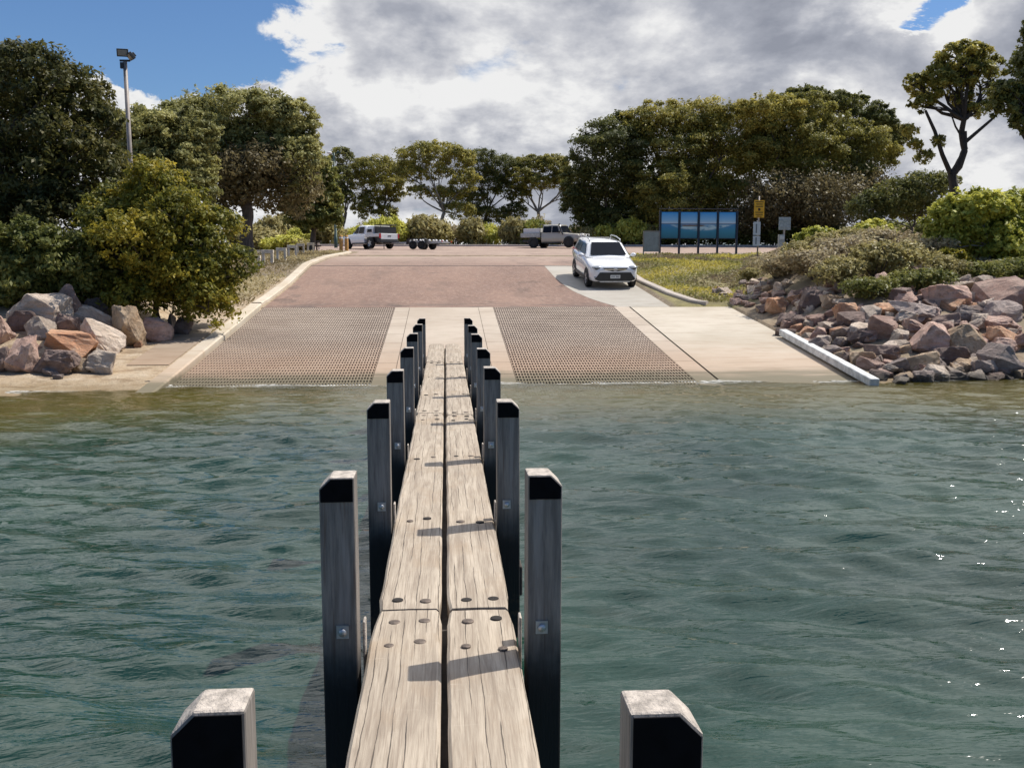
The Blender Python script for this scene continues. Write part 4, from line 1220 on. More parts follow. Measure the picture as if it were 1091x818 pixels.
# dark low belt behind the right clump trunks so they stand in undergrowth
for k, (px, Y) in enumerate(((632, 93), (655, 91), (680, 92), (705, 90), (735, 90), (765, 91), (795, 90), (825, 89), (860, 89), (895, 88), (925, 84), (950, 78), (975, 70))):
    shrub('green', gp(px, Y) - Vector((0, 0, .1)), random.uniform(2.6, 3.6), 'dark understorey bush in the shade of the right clump', 'understorey bushes of the right clump', random.uniform(2.4, 3.4))

# ground cover on the verge, dry grass on the left: nobody could count it
def scatter(name, n, fn, size, mat, seed, label, cat, up=.5):
    r = np.random.default_rng(seed)
    X, Y = fn(r, n)
    Z = gz(X, Y)
    cl = np.sin(X * 2.3 + 1.2 * np.sin(Y * 1.7)) * np.sin(Y * 2.1 + 1.4 * np.sin(X * 1.9)) * .5 + .5
    H = (.03 + .16 * cl) * r.random(len(X))
    p = np.stack([X, Y, Z + H], 1)
    V, Q = leaf_quads(p, size, .3, seed + 1, .4)
    t = np.clip(.7 * (np.sin(X * .9 + 2 * np.sin(Y * .6)) * .5 + .5) + .3 * r.random(len(X)), 0, 1)
    o = np_mesh(name, V, Q, MAT[mat], {'tint': np.repeat(t, 4)})
    return tag(o, label, cat, kind='stuff')
def f_verge(r, n):
    Y = r.uniform(29.2, 49.5, n); X = np.interp(Y, [28.7, 29.2, 31, 34.5, 39, 50], [8.2, 8.0, 7.75, 7.45, 7.4, 7.4]) + r.random(n) ** 1.0 * 10
    k = (X < np.maximum(9.0, .326 * Y + .6)); return X[k], Y[k]
scatter('ground_cover', 38000, f_verge, .12, 'pigface', 5, 'low yellow-green succulent ground cover on the verge by the white car', 'ground cover')
def f_bank(r, n):
    X = r.uniform(9.5, 20, n); Y = r.uniform(26.5, 42, n)
    k = (Y > 26 + np.clip(12.5 - X, 0, 4) * 1.5) & (X > .326 * Y - .2); return X[k], Y[k]
scatter('bank_scrub', 36000, f_bank, .13, 'leaf_grey', 6, 'low grey-brown ground cover between the shrubs on the right bank', 'ground cover')
def f_left(r, n):
    Y = r.uniform(28.5, 58, n); X = -5.95 - r.random(n) * 3.8; return X, Y
scatter('dry_grass', 13000, f_left, .11, 'dry_grass', 8, 'dry trampled grass between the left kerb and the log barriers', 'grass')

# ------------------------------------------------------------------ street furniture
# floodlight pole
g = gp(144.5, 34)
pole = empty('floodlight_pole', g, label='tall grey pole with two black floodlights above the left bushes', cat='light pole')
Hp = P(140, 66, 34).z - g.z
mb = MB(); mb.tube([(0, 0, -.1), (0, 0, Hp * .5), (-.02, 0, Hp)], [.095, .08, .068], 12); mb.build('pole', MAT['pole_grey'], pole)
mb = MB(); mb.box((-.02, 0, Hp + .03), (.34, .06, .06)); mb.box((-.11, -.05, Hp - .14), (.1, .1, .2)); mb.build('bracket', MAT['lamp_black'], pole)
def flood(x, z, yaw, pit, w, h):
    Rm = Matrix.Rotation(yaw, 3, 'Z') @ Matrix.Rotation(pit, 3, 'X')
    mb = MB(); mb.box((0, 0, 0), (w, .1, h), Rm); mb.box(Rm @ Vector((0, .09, -.02)), (w * .7, .09, h * .6), Rm)
    o = mb.build('floodlight', MAT['lamp_black'], pole, bevel=.012); o.location = (x, -.05, z)
    mb = MB(); mb.box(Rm @ Vector((0, -.053, 0)), (w * .82, .008, h * .74), Rm); mb.build('lens', MAT['lamp_face'], o)
flood(-.07, Hp + .28, .18, .22, .37, .26)
flood(.19, Hp + .17, -.95, .75, .36, .26)
# dark green lamp post
g = hit(358, 265.5); 
lp = empty('lamp_post', g, label='dark green lamp post with a small white lamp arm beside the ochre bollards', cat='lamp post')
Hl = P(358, 163, g.y).z - g.z
mb = MB(); mb.tube([(0, 0, -.1), (0, 0, 1.0), (0, 0, 1.02), (0, 0, Hl)], [.15, .145, .12, .09], 12); mb.build('pole', MAT['pole_green'], lp)
mb = MB(); mb.lathe([(.001, .1), (.30, .1), (.34, .06), (.34, -.05)], n=16); mb.build('footing', MAT['kerb_grey'], lp)
mb = MB(); mb.bar((0, 0, Hl - .12), (.42, 0, Hl + .02), .05, .05); mb.bar((0, 0, Hl - .1), (-.3, 0, Hl - .02), .05, .05); mb.box((.4, 0, Hl + .05), (.3, .14, .1)); mb.build('arm', MAT['pole_green'], lp)
mb = MB(); mb.ellipsoid((-.36, 0, Hl), (.22, .12, .10)); mb.build('lamp_head', MAT['white_plastic'], lp)
for (px, lb) in ((363.5, 'ochre timber bollard nearest the dark green lamp post'), (369.5, 'ochre timber bollard at the kerb end, right of its pair')):
    g = hit(px, 268.6)
    mb = MB(); h = 1.02
    mb.lathe([(.11, -.1), (.11, h - .06), (.10, h - .02), (.07, h), (.001, h + .004)], n=14)
    o = mb.build('bollard', MAT['bollard']); o.location = g; tag(o, lb, 'bollard', 'ochre bollards at the kerb end')
    mb = MB(); mb.lathe([(.113, h - .2), (.114, h - .19), (.114, h - .12), (.113, h - .11)], n=14); mb.build('reflector_band', MAT['white_plastic'], o)
# low timber barriers
BX = [(271, 288.5, 13), (285.5, 281.5, 11.5), (300, 278.5, 10), (311.5, 274.5, 9.5), (320.5, 271.5, 7.5), (331, 269.5, 7), (337.5, 267.5, 6), (325.5, 266.0, 7.5)]
first = None
blab = ['nearest and largest low timber barrier by the bush', 'second low timber barrier from the bush', 'third low timber barrier from the bush', 'fourth low timber barrier from the bush', 'fifth low timber barrier from the bush', 'sixth low timber barrier from the bush', 'low timber barrier at the kerb end of the front row', 'low timber barrier set behind the front row by the dark table']
bar0 = empty('timber_barrier', (0, 0, 0))
mb = MB(); mb.box((0, 0, .54), (.66, .17, .15)); mb.build('rail', MAT['barrier'], bar0, bevel=.012)
for sx in (-.24, .24):
    mb = MB(); mb.box((sx, 0, .17), (.15, .15, .58)); mb.build('post', MAT['barrier'], bar0, bevel=.01)
for i, (px, py, w) in enumerate(BX):
    g = hit(px, py)
    o = bar0 if i == 0 else copy_tree(bar0)
    s = w * g.y / F / .62
    o.location = g; o.rotation_euler = (0, 0, random.uniform(-.1, .1)); o.scale = (s, s, .56 * 1.0)
    o.scale = (s, s, max(.95, s))
    tag(o, blab[i], 'barrier', 'low timber barriers along the left verge')
# dark picnic table
g = gp(327, 66)
pt = empty('picnic_table', g, (0, 0, .1), 'dark timber picnic table behind the log barriers', 'picnic table')
mb = MB(); mb.box((0, 0, .74), (2.0, .8, .07)); mb.build('tabletop', MAT['table_dark'], pt, bevel=.01)
for s in (-1, 1):
    mb = MB(); mb.box((0, s * .75, .44), (2.0, .28, .06)); mb.build('bench', MAT['table_dark'], pt, bevel=.01)
    mb = MB(); mb.box((s * .7, 0, .35), (.09, .6, .72)); mb.box((s * .7, 0, .38), (.085, 1.6, .08)); mb.build('leg_frame', MAT['table_dark'], pt)

# information board: four printed panels between five navy posts
g0 = hit(702.5, 275); g1 = hit(784, 275)
Yb = 49.0
A = gp(702.5, Yb); B = gp(783.8, Yb)
board = empty('information_board', A, label='four-panel navy information board with a printed bay panorama by the verge', cat='information board')
Wd = B.x - A.x; topz = P(740, 225.5, Yb).z - A.z; botz = P(740, 254.5, Yb).z - A.z
for k in range(5):
    x = Wd * k / 4
    mb = MB(); mb.box((x, 0, topz / 2 - .1 + .02), (.10, .10, topz + .24)); mb.build('post', MAT['sign_navy'], board, bevel=.008)
for k in range(4):
    x = Wd * (k + .5) / 4; w = Wd / 4 - .106
    mb = MB()
    mb.box((x, .03, (topz + botz) / 2), (w, .03, topz - botz))
    pn = mb.build('frame', MAT['sign_navy'], board)
    mb = MB(); hh = topz - botz - .07
    mb.box((x, .005, 1.38 * .5), (w - .03, .01, 1.38))
    pr = mb.build('print', MAT['panorama'], pn); pr.location = (0, 0, botz + .035); pr.scale = (1, 1, hh / 1.38)
mb = MB(); mb.box((Wd / 2, 0, topz + .045 + .1), (Wd + .1, .10, .035)); mb.build('top_rail', MAT['sign_navy'], board)
# grey framed board
g = gp(693.5, 47.6)
gb = empty('grey_board', g, label='plain grey metal sheet board in a frame left of the blue information board', cat='notice board')
w = 17 * 47.6 / F; h = P(693, 246, 47.6).z - g.z
mb = MB(); mb.box((0, 0, h * .58), (w - .06, .03, h * .80)); mb.build('sheet', MAT['board_grey'], gb)
mb = MB()
for s in (-1, 1): mb.box((s * w / 2, 0, h / 2 - .05), (.05, .06, h + .1))
mb.box((0, 0, h - .02), (w - .06, .055, .05)); mb.build('frame', MAT['pole_grey'], gb)
# yellow warning sign
Ys = 35.5; g = gp(806.5, Ys)
sg = empty('warning_sign', g, (0, 0, .05), 'yellow sign over two narrow white plates on a grey pole by the rubble', 'sign')
def zz(py): return P(806, py, Ys).z - g.z
s_ = Ys / F
mb = MB(); mb.tube([(0, 0, -.1), (0, 0, zz(209))], .028, 10); mb.build('pole', MAT['pole_grey'], sg)
mb = MB(); zc = (zz(213.5) + zz(232)) / 2; hz_ = zz(213.5) - zz(232)
mb.box((0, -.04, zc), (11.4 * s_, .008, hz_)); ys_ = mb.build('yellow_plate', MAT['sign_yellow'], sg, bevel=.002)
mb = MB()
for k, (dz, ww) in enumerate(((.40, .8), (.27, .62), (.14, .7), (-.20, .76), (-.32, .7), (-.43, .5))):
    mb.box((0, -.046, zc + dz * hz_), (11.4 * s_ * ww, .003, hz_ * .045))
mb.box((0, -.046, zc - .03 * hz_), (.09, .003, .1)); mb.build('lettering', MAT['sign_ink'], ys_)
for (a, b_) in ((236.5, 250.5), (251.5, 262)):
    mb = MB(); zc = (zz(a) + zz(b_)) / 2; hh = zz(a) - zz(b_)
    mb.box((-.07, -.04, zc), (8 * s_, .008, hh)); wp = mb.build('white_plate', MAT['sign_white'], sg)
    mb = MB(); mb.box((-.09, -.046, zc), (.045, .003, hh * .7)); mb.build('lettering', MAT['sign_mark'], wp)
# bare metal sign (seen from behind) with a small box
Yt = 43.0; g = gp(834, Yt)
bs = empty('bare_sign', g, label='bare grey metal sign on a post with a small box below', cat='sign')
def zt(py): return P(834, py, Yt).z - g.z
s_ = Yt / F
mb = MB(); mb.tube([(0, 0, -.1), (0, 0, zt(231.5))], .04, 10); mb.build('post', MAT['pole_grey'], bs)
mb = MB(); mb.box((0, -.05, (zt(231.5) + zt(245)) / 2), (13 * s_, .02, 13.5 * s_)); mb.box((0, -.065, zt(235)), (12.4 * s_, .02, .04)); mb.box((0, -.065, zt(242)), (12.4 * s_, .02, .04)); mb.build('sign_plate', MAT['sign_back'], bs)
mb = MB(); mb.box((-.12, 0, (zt(250) + zt(264)) / 2), (.26, .2, 14 * s_)); bx = mb.build('box', MAT['sign_back'], bs, bevel=.01)
mb = MB(); mb.box((-.12, -.105, zt(253)), (.2, .008, .16)); mb.build('plate', MAT['sign_white'], bx)

# ------------------------------------------------------------------ vehicles
def loft(stations, smooth=True):
    """stations: (x, half width, z bottom, z top, crown drop). Closed body shell."""
    mb = MB(); vs = []; fs = []
    m = None
    for (x, w, zb, zt_, dr) in stations:
        half = [(0, zt_), (.55 * w, zt_ - dr * .15), (.83 * w, zt_ - dr * .5), (w * .955, zt_ - dr), (w, zt_ - dr - .09), (w, zb + .16), (w * .97, zb + .04), (w * .9, zb)]
        ring = half + [(-y, z) for (y, z) in reversed(half[1:])]
        m = len(ring)
        for (y, z) in ring: vs.append((x, y, z))
    n = len(stations)
    for i in range(n - 1):
        for k in range(m):
            k2 = (k + 1) % m
            fs.append((i * m + k, i * m + k2, (i + 1) * m + k2, (i + 1) * m + k))
    mb.add(vs, fs, smooth)
    mb.add(vs[:m], [tuple(range(m))], False); mb.add(vs[(n - 1) * m:], [tuple(reversed(range(m)))], False)
    return mb
def cabin(bf, br, tf, tr, wb, wt, zb, zt_, roofdrop=.04):
    """cab shell: base from x=bf (front) to br (rear), roof from tf to tr"""
    mb = MB()
    rows = []
    for t in (0, .5, .88, 1.0):
        w = wb + (wt - wb) * (t ** 1.1); xf = bf + (tf - bf) * t; xr = br + (tr - br) * t; z = zb + (zt_ - zb) * t
        if t == 1.0: w -= .05; xf -= .08; xr += .08
        rows.append([(xf, -w * .86, z), (xf + .05 * (1 - t), 0, z), (xf, w * .86, z), (xf - .14, w, z), ((xf + xr) / 2, w + .01, z), (xr + .12, w, z), (xr, w * .86, z), (xr - .03, 0, z), (xr, -w * .86, z), (xr + .12, -w, z), ((xf + xr) / 2, -w - .01, z), (xf - .14, -w, z)])
    m = 12; vs = [q for r_ in rows for q in r_]; fs = []
    for i in range(3):
        for k in range(m):
            k2 = (k + 1) % m
            fs.append((i * m + k, i * m + k2, (i + 1) * m + k2, (i + 1) * m + k))
    mb.add(vs, fs, True)
    top = rows[-1]; ctr = [((top[0][0] + top[8][0]) / 2, 0, zt_ + roofdrop)]
    mb.add(top + ctr, [(k, (k + 1) % m, m) for k in range(m)], True)
    return mb
def panel(corners, off_=.008, n=4):
    """thin glass pane on four corners (a, b, c, d), bulged a touch, set proud of the shell"""
    a, b_, c_, d = [Vector(q) for q in corners]
    nn = (b_ - a).cross(d - a).normalized()
    cen = (a + b_ + c_ + d) / 4
    if nn.dot(cen - Vector((cen.x * .6, 0, 1.2))) < 0: nn = -nn
    mb = MB(); vs = []; fs = []
    for j in range(n + 1):
        for i in range(n + 1):
            u, v = i / n, j / n
            q = a.lerp(b_, u).lerp(d.lerp(c_, u), v)
            vs.append(q + nn * off_)
    for j in range(n):
        for i in range(n):
            fs.append((j * (n + 1) + i, j * (n + 1) + i + 1, (j + 1) * (n + 1) + i + 1, (j + 1) * (n + 1) + i))
    mb.add(vs, fs, True)
    k = len(vs)
    return mb
def wheel(parent, x, y, r, w, rimc='rim'):
    wroot = bpy.data.objects.new('wheel', None); wroot.parent = parent; wroot.location = (x, y, r); col.objects.link(wroot); wroot.empty_display_size = .1
    mb = MB(); rr = r
    mb.lathe([(rr * .60, -w / 2), (rr * .92, -w / 2), (rr, -w / 2 + .035), (rr, w / 2 - .035), (rr * .92, w / 2), (rr * .60, w / 2)], axis='y', n=28)
    mb.build('tyre', MAT['tyre'], wroot, fix=False)
    mb = MB(); s = 1 if y > 0 else -1
    mb.lathe([(rr * .62, s * w * .46), (rr * .56, s * w * .36), (rr * .5, s * w * .28), (.001, s * w * .26)], axis='y', n=24)
    for k in range(5):
        a = 2 * PI * k / 5
        mb.bar((0, s * w * .38, 0), (math.cos(a) * rr * .58, s * w * .38, math.sin(a) * rr * .58), .06, .05, up=(0, 1, 0))
    mb.build('rim', MAT[rimc], wroot)
    return wroot
def arch(mb, x, y, r, w=.03, n=14, t=.05):
    """wheel-arch moulding"""
    vs = []; fs = []
    for i in range(n + 1):
        a = PI * i / n
        for rr in (r, r + t):
            for yy in (y, y + (w if y > 0 else -w)):
                vs.append((x + math.cos(a) * rr, yy, r * .86 + math.sin(a) * rr))
    for i in range(n):
        b_ = i * 4
        for (p_, q_) in ((0, 1), (1, 3), (3, 2), (2, 0)):
            fs.append((b_ + p_, b_ + q_, b_ + 4 + q_, b_ + 4 + p_))
    mb.add(vs, fs)
def disc(mb, x, y, r, th=.012):
    s = 1 if y > 0 else -1
    mb.lathe([(r, 0), (r, s * th), (.001, s * th)], (x, y, r * .98), 'y', 22, smooth=False)

# white SUV facing the camera, standing on the sloping concrete lane
Yc = 35.0; Xc = 5.88
slope = math.atan((pz(38) - pz(34)) / 4.0)
suv = empty('parked_car', (Xc, Yc, float(pz(Yc)) + .012), label='white SUV facing the water on the concrete lane', cat='car')
suv.rotation_mode = 'XYZ'
hd = R(-90 + 2.0)
suv.matrix_world = Matrix.Translation(suv.location) @ Matrix.Rotation(slope, 4, 'X') @ Matrix.Rotation(hd, 4, 'Z') @ Matrix.Scale(.95, 4)
ST = [(2.28, .60, .36, .76, .05), (2.26, .70, .33, .83, .06), (2.18, .80, .31, .89, .08), (2.02, .87, .30, .95, .11), (1.75, .90, .29, 1.0, .12), (1.3, .915, .28, 1.05, .11), (.95, .92, .27, 1.09, .08), (.3, .92, .27, 1.09, .04), (-.6, .92, .27, 1.10, .04), (-1.5, .92, .29, 1.12, .05), (-2.0, .89, .33, 1.12, .06), (-2.2, .84, .38, 1.05, .08), (-2.28, .74, .42, .98, .1)]
loft(ST).build('body', MAT['white_paint'], suv)
cb = cabin(1.02, -2.1, .18, -1.78, .845, .655, 1.06, 1.56)
cb.build('roof', MAT['white_paint'], suv)
panel([(.93, -.70, 1.12), (.93, .70, 1.12), (.27, .55, 1.53), (.27, -.55, 1.53)], .03).build('windscreen', MAT['glass'], suv)
for s in (-1, 1):
    for (x0, x1, x2, x3) in ((.62, -.42, -.42, .12), (-.5, -1.45, -1.35, -.5)):
        pn = panel([(x0, s * .835, 1.13), (x1, s * .838, 1.13), (x2, s * .70, 1.49), (x3, s * .70, 1.49)] if s < 0 else [(x1, .838, 1.13), (x0, .835, 1.13), (x3, .70, 1.49), (x2, .70, 1.49)], .022)
        pn.build('side_window', MAT['glass'], suv)
panel([(-2.08, .62, 1.16), (-2.08, -.62, 1.16), (-1.86, -.52, 1.5), (-1.86, .52, 1.5)], .03).build('rear_window', MAT['glass'], suv)
for s in (-1, 1):
    mb = MB(); mb.ellipsoid((2.12, s * .66, .825), (.15, .21, .07)); mb.build('headlight', MAT['lamp_glass'], suv)
    mb = MB(); mb.prism([(s * .78, .80), (s * .48, .80), (s * .42, .745), (s * .74, .755)], 2.0, 2.262, 'x'); mb.build('headlight_trim', MAT['black_plastic'], suv)
    mb = MB(); mb.ellipsoid((2.20, s * .72, .47), (.05, .06, .05)); mb.build('fog_light', MAT['lamp_glass'], suv)
    mb = MB(); mb.ellipsoid((.72, s * 1.02, 1.12), (.08, .11, .075)); mb.bar((.74, s * .86, 1.08), (.72, s * 1.0, 1.1), .06, .04); mb.build('mirror', MAT['white_paint'], suv)
    mb = MB(); mb.tube([(.2, s * .60, 1.58), (.1, s * .60, 1.655), (-.6, s * .60, 1.69), (-1.5, s * .6, 1.655), (-1.62, s * .60, 1.58)], .022, 8); mb.build('roof_rail', MAT['galv'], suv)
mb = MB(); mb.prism([(-.48, .825), (.48, .825), (.38, .75), (.12, .695), (-.12, .695), (-.38, .75)], 2.2, 2.288, 'x'); gr = mb.build('grille', MAT['black_plastic'], suv)
mb = MB(); mb.bar((2.292, -.40, .765), (2.292, .40, .765), .012, .02); mb.build('grille_bar', MAT['chrome'], gr)
mb = MB(); mb.M = Matrix.Translation((2.293, 0, .755))
for (ry, rz_) in ((.075, .048), (.03, .046)):
    mb.tube([(0, ry * math.cos(a), rz_ * math.sin(a)) for a in np.linspace(0, 2 * PI, 19)], .008, 6, cap=False)
mb.tube([(0, .05 * math.cos(a), .02 + .018 * math.sin(a)) for a in np.linspace(0, 2 * PI, 15)], .007, 6, cap=False)
mb.build('badge', MAT['chrome'], gr)
mb = MB(); mb.prism([(-.58, .655), (.58, .655), (.76, .40), (.62, .34), (-.62, .34), (-.76, .40)], 2.02, 2.292, 'x'); lg = mb.build('lower_grille', MAT['black_plastic'], suv)
mb = MB(); mb.box((2.30, 0, .50), (.014, .37, .125)); npq = mb.build('number_plate', MAT['plate'], lg)
mb = MB()
for k in range(7):
    if k == 3: continue
    mb.box((2.309, -.13 + k * .043, .50), (.004, .02, .06))
mb.build('plate_marks', MAT['plate_ink'], npq)
mb = MB(); mb.prism([(-.62, .345), (.62, .345), (.54, .29), (-.54, .29)], 2.1, 2.285, 'x'); mb.build('skid_plate', MAT['galv'], suv)
mb = MB()
for s in (-1, 1):
    for x in (1.38, -1.28):
        arch(mb, x, s * .905, .37, .03)
    mb.box((.05, s * .915, .33), (1.9, .04, .12))
mb.build('cladding', MAT['black_plastic'], suv)
mb = MB()
for s in (-1, 1):
    for x in (1.38, -1.28): disc(mb, x, s * .905, .375, .018)
mb.build('wheel_well', MAT['hole'], suv)
for s in (-1, 1):
    for x in (1.38, -1.28): wheel(suv, x, s * .83, .345, .22)
    mb = MB(); mb.box((-2.12, s * .8, .95), (.12, .1, .3)); mb.build('tail_light', MAT['red_lens'], suv)
    mb = MB(); mb.box((.3, s * .929, .92), (.18, .02, .025)); mb.box((-.7, s * .929, .93), (.18, .02, .025)); mb.build('door_handle', MAT['white_paint'], suv)

def ute(loc, ang, paint, label, canopy):
    u = empty('utility_truck', loc, (0, 0, ang), label, 'ute')
    if canopy:
        ST = [(2.6, .62, .45, .85, .05), (2.56, .78, .40, .98, .07), (2.35, .88, .38, 1.06, .09), (1.8, .91, .36, 1.12, .09), (1.15, .92, .36, 1.16, .07), (.4, .92, .34, 1.14, .04), (-.6, .92, .34, 1.12, .04), (-.72, .92, .36, 1.12, .04)]
        loft(ST).build('body', MAT[paint], u)
        cabin(1.2, -.72, .42, -.62, .85, .68, 1.1, 1.76).build('cab', MAT[paint], u)
        panel([(1.12, -.70, 1.16), (1.12, .70, 1.16), (.50, .57, 1.68), (.50, -.57, 1.68)], .04).build('windscreen', MAT['glass'], u)
        for s in (-1, 1):
            for q in (((.82, 1.17), (.22, 1.17), (.22, 1.65), (.46, 1.65)), ((.14, 1.17), (-.56, 1.17), (-.5, 1.65), (.14, 1.65))):
                y0, y1 = s * .852, s * .715
                c4 = [(q[0][0], y0, q[0][1]), (q[1][0], y0, q[1][1]), (q[2][0], y1, q[2][1]), (q[3][0], y1, q[3][1])]
                if s > 0: c4 = [c4[1], c4[0], c4[3], c4[2]]
                panel(c4, .02).build('side_window', MAT['glass'], u)
        mb = MB(); mb.box((-1.74, 0, .985), (1.86, 1.84, .25)); mb.build('tray', MAT['white_sheet'], u, bevel=.03)
        mb = MB(); mb.box((-1.74, 0, .66), (1.86, 1.5, .38)); mb.build('chassis', MAT['black_plastic'], u)
        mb = MB(); mb.box((-2.69, 0, .88), (.05, 1.5, .42)); tg = mb.build('tailgate', MAT['white_sheet'], u, bevel=.012)
        mb = MB(); mb.box((-2.722, 0, .92), (.012, .3, .07)); mb.build('handle', MAT['black_plastic'], tg)
        mb = MB(); mb.prism([(-.88, 1.113), (.88, 1.113), (.86, 1.45), (.70, 1.70), (-.70, 1.70), (-.86, 1.45)], -1.80, -.92, 'x'); cp = mb.build('canopy', MAT['white_sheet'], u, bevel=.04)
        for s in (-1, 1):
            mb = MB(); mb.prism([(-1.05, 1.22), (-1.68, 1.22), (-1.64, 1.46), (-1.08, 1.46)], s * .865, s * .885, 'y'); mb.build('canopy_window', MAT['glass'], cp)
        mb = MB(); mb.box((-2.22, 0, 1.36), (.72, 1.44, .50)); mb.box((-2.22, 0, 1.74), (.80, 1.5, .06))
        for yy in (-.7, .7):
            for xx in (-1.88, -2.56): mb.box((xx, yy, 1.66), (.04, .04, .12))
        mb.build('load_box', MAT['black_plastic'], u, bevel=.02)
        mb = MB(); mb.box((-2.74, 0, .52), (.12, 1.7, .18)); mb.bar((-2.74, 0, .42), (-3.0, 0, .42), .06, .06); mb.build('rear_bumper', MAT['black_plastic'], u, bevel=.02)
        for s in (-1, 1):
            mb = MB(); mb.box((-2.69, s * .83, .93), (.06, .14, .34)); mb.build('tail_light', MAT['red_lens'], u)
        wb = (1.62, -1.5)
    else:
        ST = [(2.45, .70, .55, 1.06, .04), (2.42, .78, .52, 1.12, .05), (2.1, .82, .50, 1.17, .06), (1.4, .84, .48, 1.22, .06), (.95, .86, .46, 1.24, .04), (.2, .87, .44, 1.22, .03), (-.95, .87, .44, 1.22, .03), (-1.02, .86, .46, 1.22, .03)]
        loft(ST).build('body', MAT[paint], u)
        cabin(.98, -1.02, .62, -.98, .83, .72, 1.18, 1.92).build('cab', MAT[paint], u)
        panel([(.94, -.70, 1.26), (.94, .70, 1.26), (.68, .62, 1.82), (.68, -.62, 1.82)], .04).build('windscreen', MAT['glass'], u)
        for s in (-1, 1):
            for q in (((.7, 1.26), (.02, 1.26), (.02, 1.78), (.5, 1.78)), ((-.06, 1.26), (-.86, 1.26), (-.84, 1.78), (-.06, 1.78))):
                y0, y1 = s * .832, s * .752
                c4 = [(q[0][0], y0, q[0][1]), (q[1][0], y0, q[1][1]), (q[2][0], y1, q[2][1]), (q[3][0], y1, q[3][1])]
                if s > 0: c4 = [c4[1], c4[0], c4[3], c4[2]]
                panel(c4, .02).build('side_window', MAT['glass'], u)
            mb = MB(); mb.ellipsoid((.78, s * 1.0, 1.33), (.06, .1, .12)); mb.bar((.8, s * .84, 1.3), (.78, s * .98, 1.32), .04, .04); mb.build('mirror', MAT['black_plastic'], u)
            mb = MB(); mb.ellipsoid((2.44, s * .62, .93), (.05, .12, .09)); mb.build('headlight', MAT['lamp_glass'], u)
        mb = MB(); mb.box((2.47, 0, .93), (.03, .84, .2)); mb.build('grille', MAT['black_plastic'], u)
        mb = MB(); mb.box((2.62, 0, .62), (.22, 1.8, .24))
        for yy in (-.75, -.3, .3, .75): mb.tube([(2.66, yy, .7), (2.64, yy, 1.12)], .035, 8)
        mb.tube([(2.64, -.78, 1.12), (2.64, .78, 1.12)], .035, 8); mb.build('bull_bar', MAT['galv'], u)
        mb = MB(); mb.tube([(1.1, -.92, 1.1), (.95, -.92, 1.3), (.66, -.82, 1.9), (.72, -.82, 2.0)], .05, 8); mb.build('snorkel', MAT['black_plastic'], u)
        mb = MB(); mb.box((-2.05, 0, .95), (1.9, 1.86, .10)); mb.box((-2.05, .92, 1.13), (1.9, .04, .26)); mb.box((-2.05, -.92, 1.13), (1.9, .04, .26)); mb.box((-3.0, 0, 1.13), (.04, 1.8, .26)); tr_ = mb.build('tray', MAT['sign_back'], u, bevel=.008)
        mb = MB(); mb.box((-2.0, .0, 1.40), (1.6, 1.6, .48)); mb.build('toolbox', MAT['white_sheet'], u, bevel=.03)
        mb = MB(); mb.tube([(-1.12, -.85, 1.0), (-1.12, -.85, 1.95), (-1.12, .85, 1.95), (-1.12, .85, 1.0)], .03, 8); mb.build('head_rack', MAT['black_plastic'], u)
        mb = MB(); mb.box((-2.0, 0, .62), (2.2, .9, .22)); mb.build('chassis', MAT['black_plastic'], u)
        wb = (1.62, -1.75)
    r = .40 if canopy else .43
    mb = MB()
    for s in (-1, 1):
        for x in wb: disc(mb, x, s * .89, r * 1.12, .035)
        mb.box((0, s * .93, .42), (1.9, .1, .06))
    mb.build('wheel_flare', MAT['black_plastic'], u)
    for s in (-1, 1):
        for x in wb: wheel(u, x, s * .84, r, .27, 'rim' if canopy else 'black_plastic')
    return u
def on_road(px, Y):
    q = P(px, 285, Y); return Vector((q.x, Y, float(pz(Y)) + .01))
U1 = on_road(394, 74.0)
ute(U1, R(180 - 52), 'white_paint', 'white dual-cab ute with a short canopy towing an empty boat trailer', True)
U2 = on_road(593, 79.5)
ute(U2, R(-36), 'beige_paint', 'beige four-wheel-drive ute with a tray parked at the far side of the car park', False)
# boat trailer
tl = empty('boat_trailer', on_road(447, 71.5), (0, 0, R(180 - 24)), 'low empty boat trailer with black mudguards hitched to the white ute', 'trailer')
mb = MB()
for s in (-1, 1):
    mb.bar((1.2, s * .72, .5), (-2.2, s * .72, .5), .08, .1); mb.bar((1.2, s * .72, .5), (3.0, s * .03, .48), .08, .1)
for x in (1.1, .1, -.9, -2.15): mb.bar((x, -.72, .5), (x, .72, .5), .07, .08)
mb.build('frame', MAT['galv'], tl)
mb = MB(); mb.bar((2.6, 0, .48), (3.6, 0, .46), .09, .1); mb.tube([(2.9, .12, .06), (2.9, .12, .8)], .03, 8); mb.build('drawbar', MAT['black_plastic'], tl)
for s in (-1, 1):
    mb = MB()
    for k, x in enumerate(np.linspace(.6, -2.1, 6)): mb.ellipsoid((x, s * .35, .72 - .02 * k), (.07, .16, .08), 10, 6)
    mb.bar((.7, s * .35, .62), (-2.2, s * .35, .56), .06, .06); mb.build('roller_rail', MAT['white_sheet'], tl)
    mb = MB()
    mb.prism([(.55, .36), (.5, .72), (.3, .80), (-.9, .80), (-1.1, .72), (-1.15, .36), (-1.05, .36), (-1.0, .66), (-.85, .73), (.25, .73), (.42, .66), (.45, .36)], s * .82, s * 1.12, 'y')
    mb.build('mudguard', MAT['black_plastic'], tl)
    for x in (.05, -.65): wheel(tl, x, s * .96, .31, .2, 'black_plastic')
    mb = MB(); mb.box((-2.25, s * .85, .58), (.05, .16, .08)); mb.build('tail_light', MAT['red_lens'], tl)
mb = MB(); mb.bar((2.3, 0, .5), (2.3, 0, 1.0), .07, .07); mb.ellipsoid((2.2, 0, 1.0), (.1, .08, .08)); mb.build('winch_post', MAT['galv'], tl)

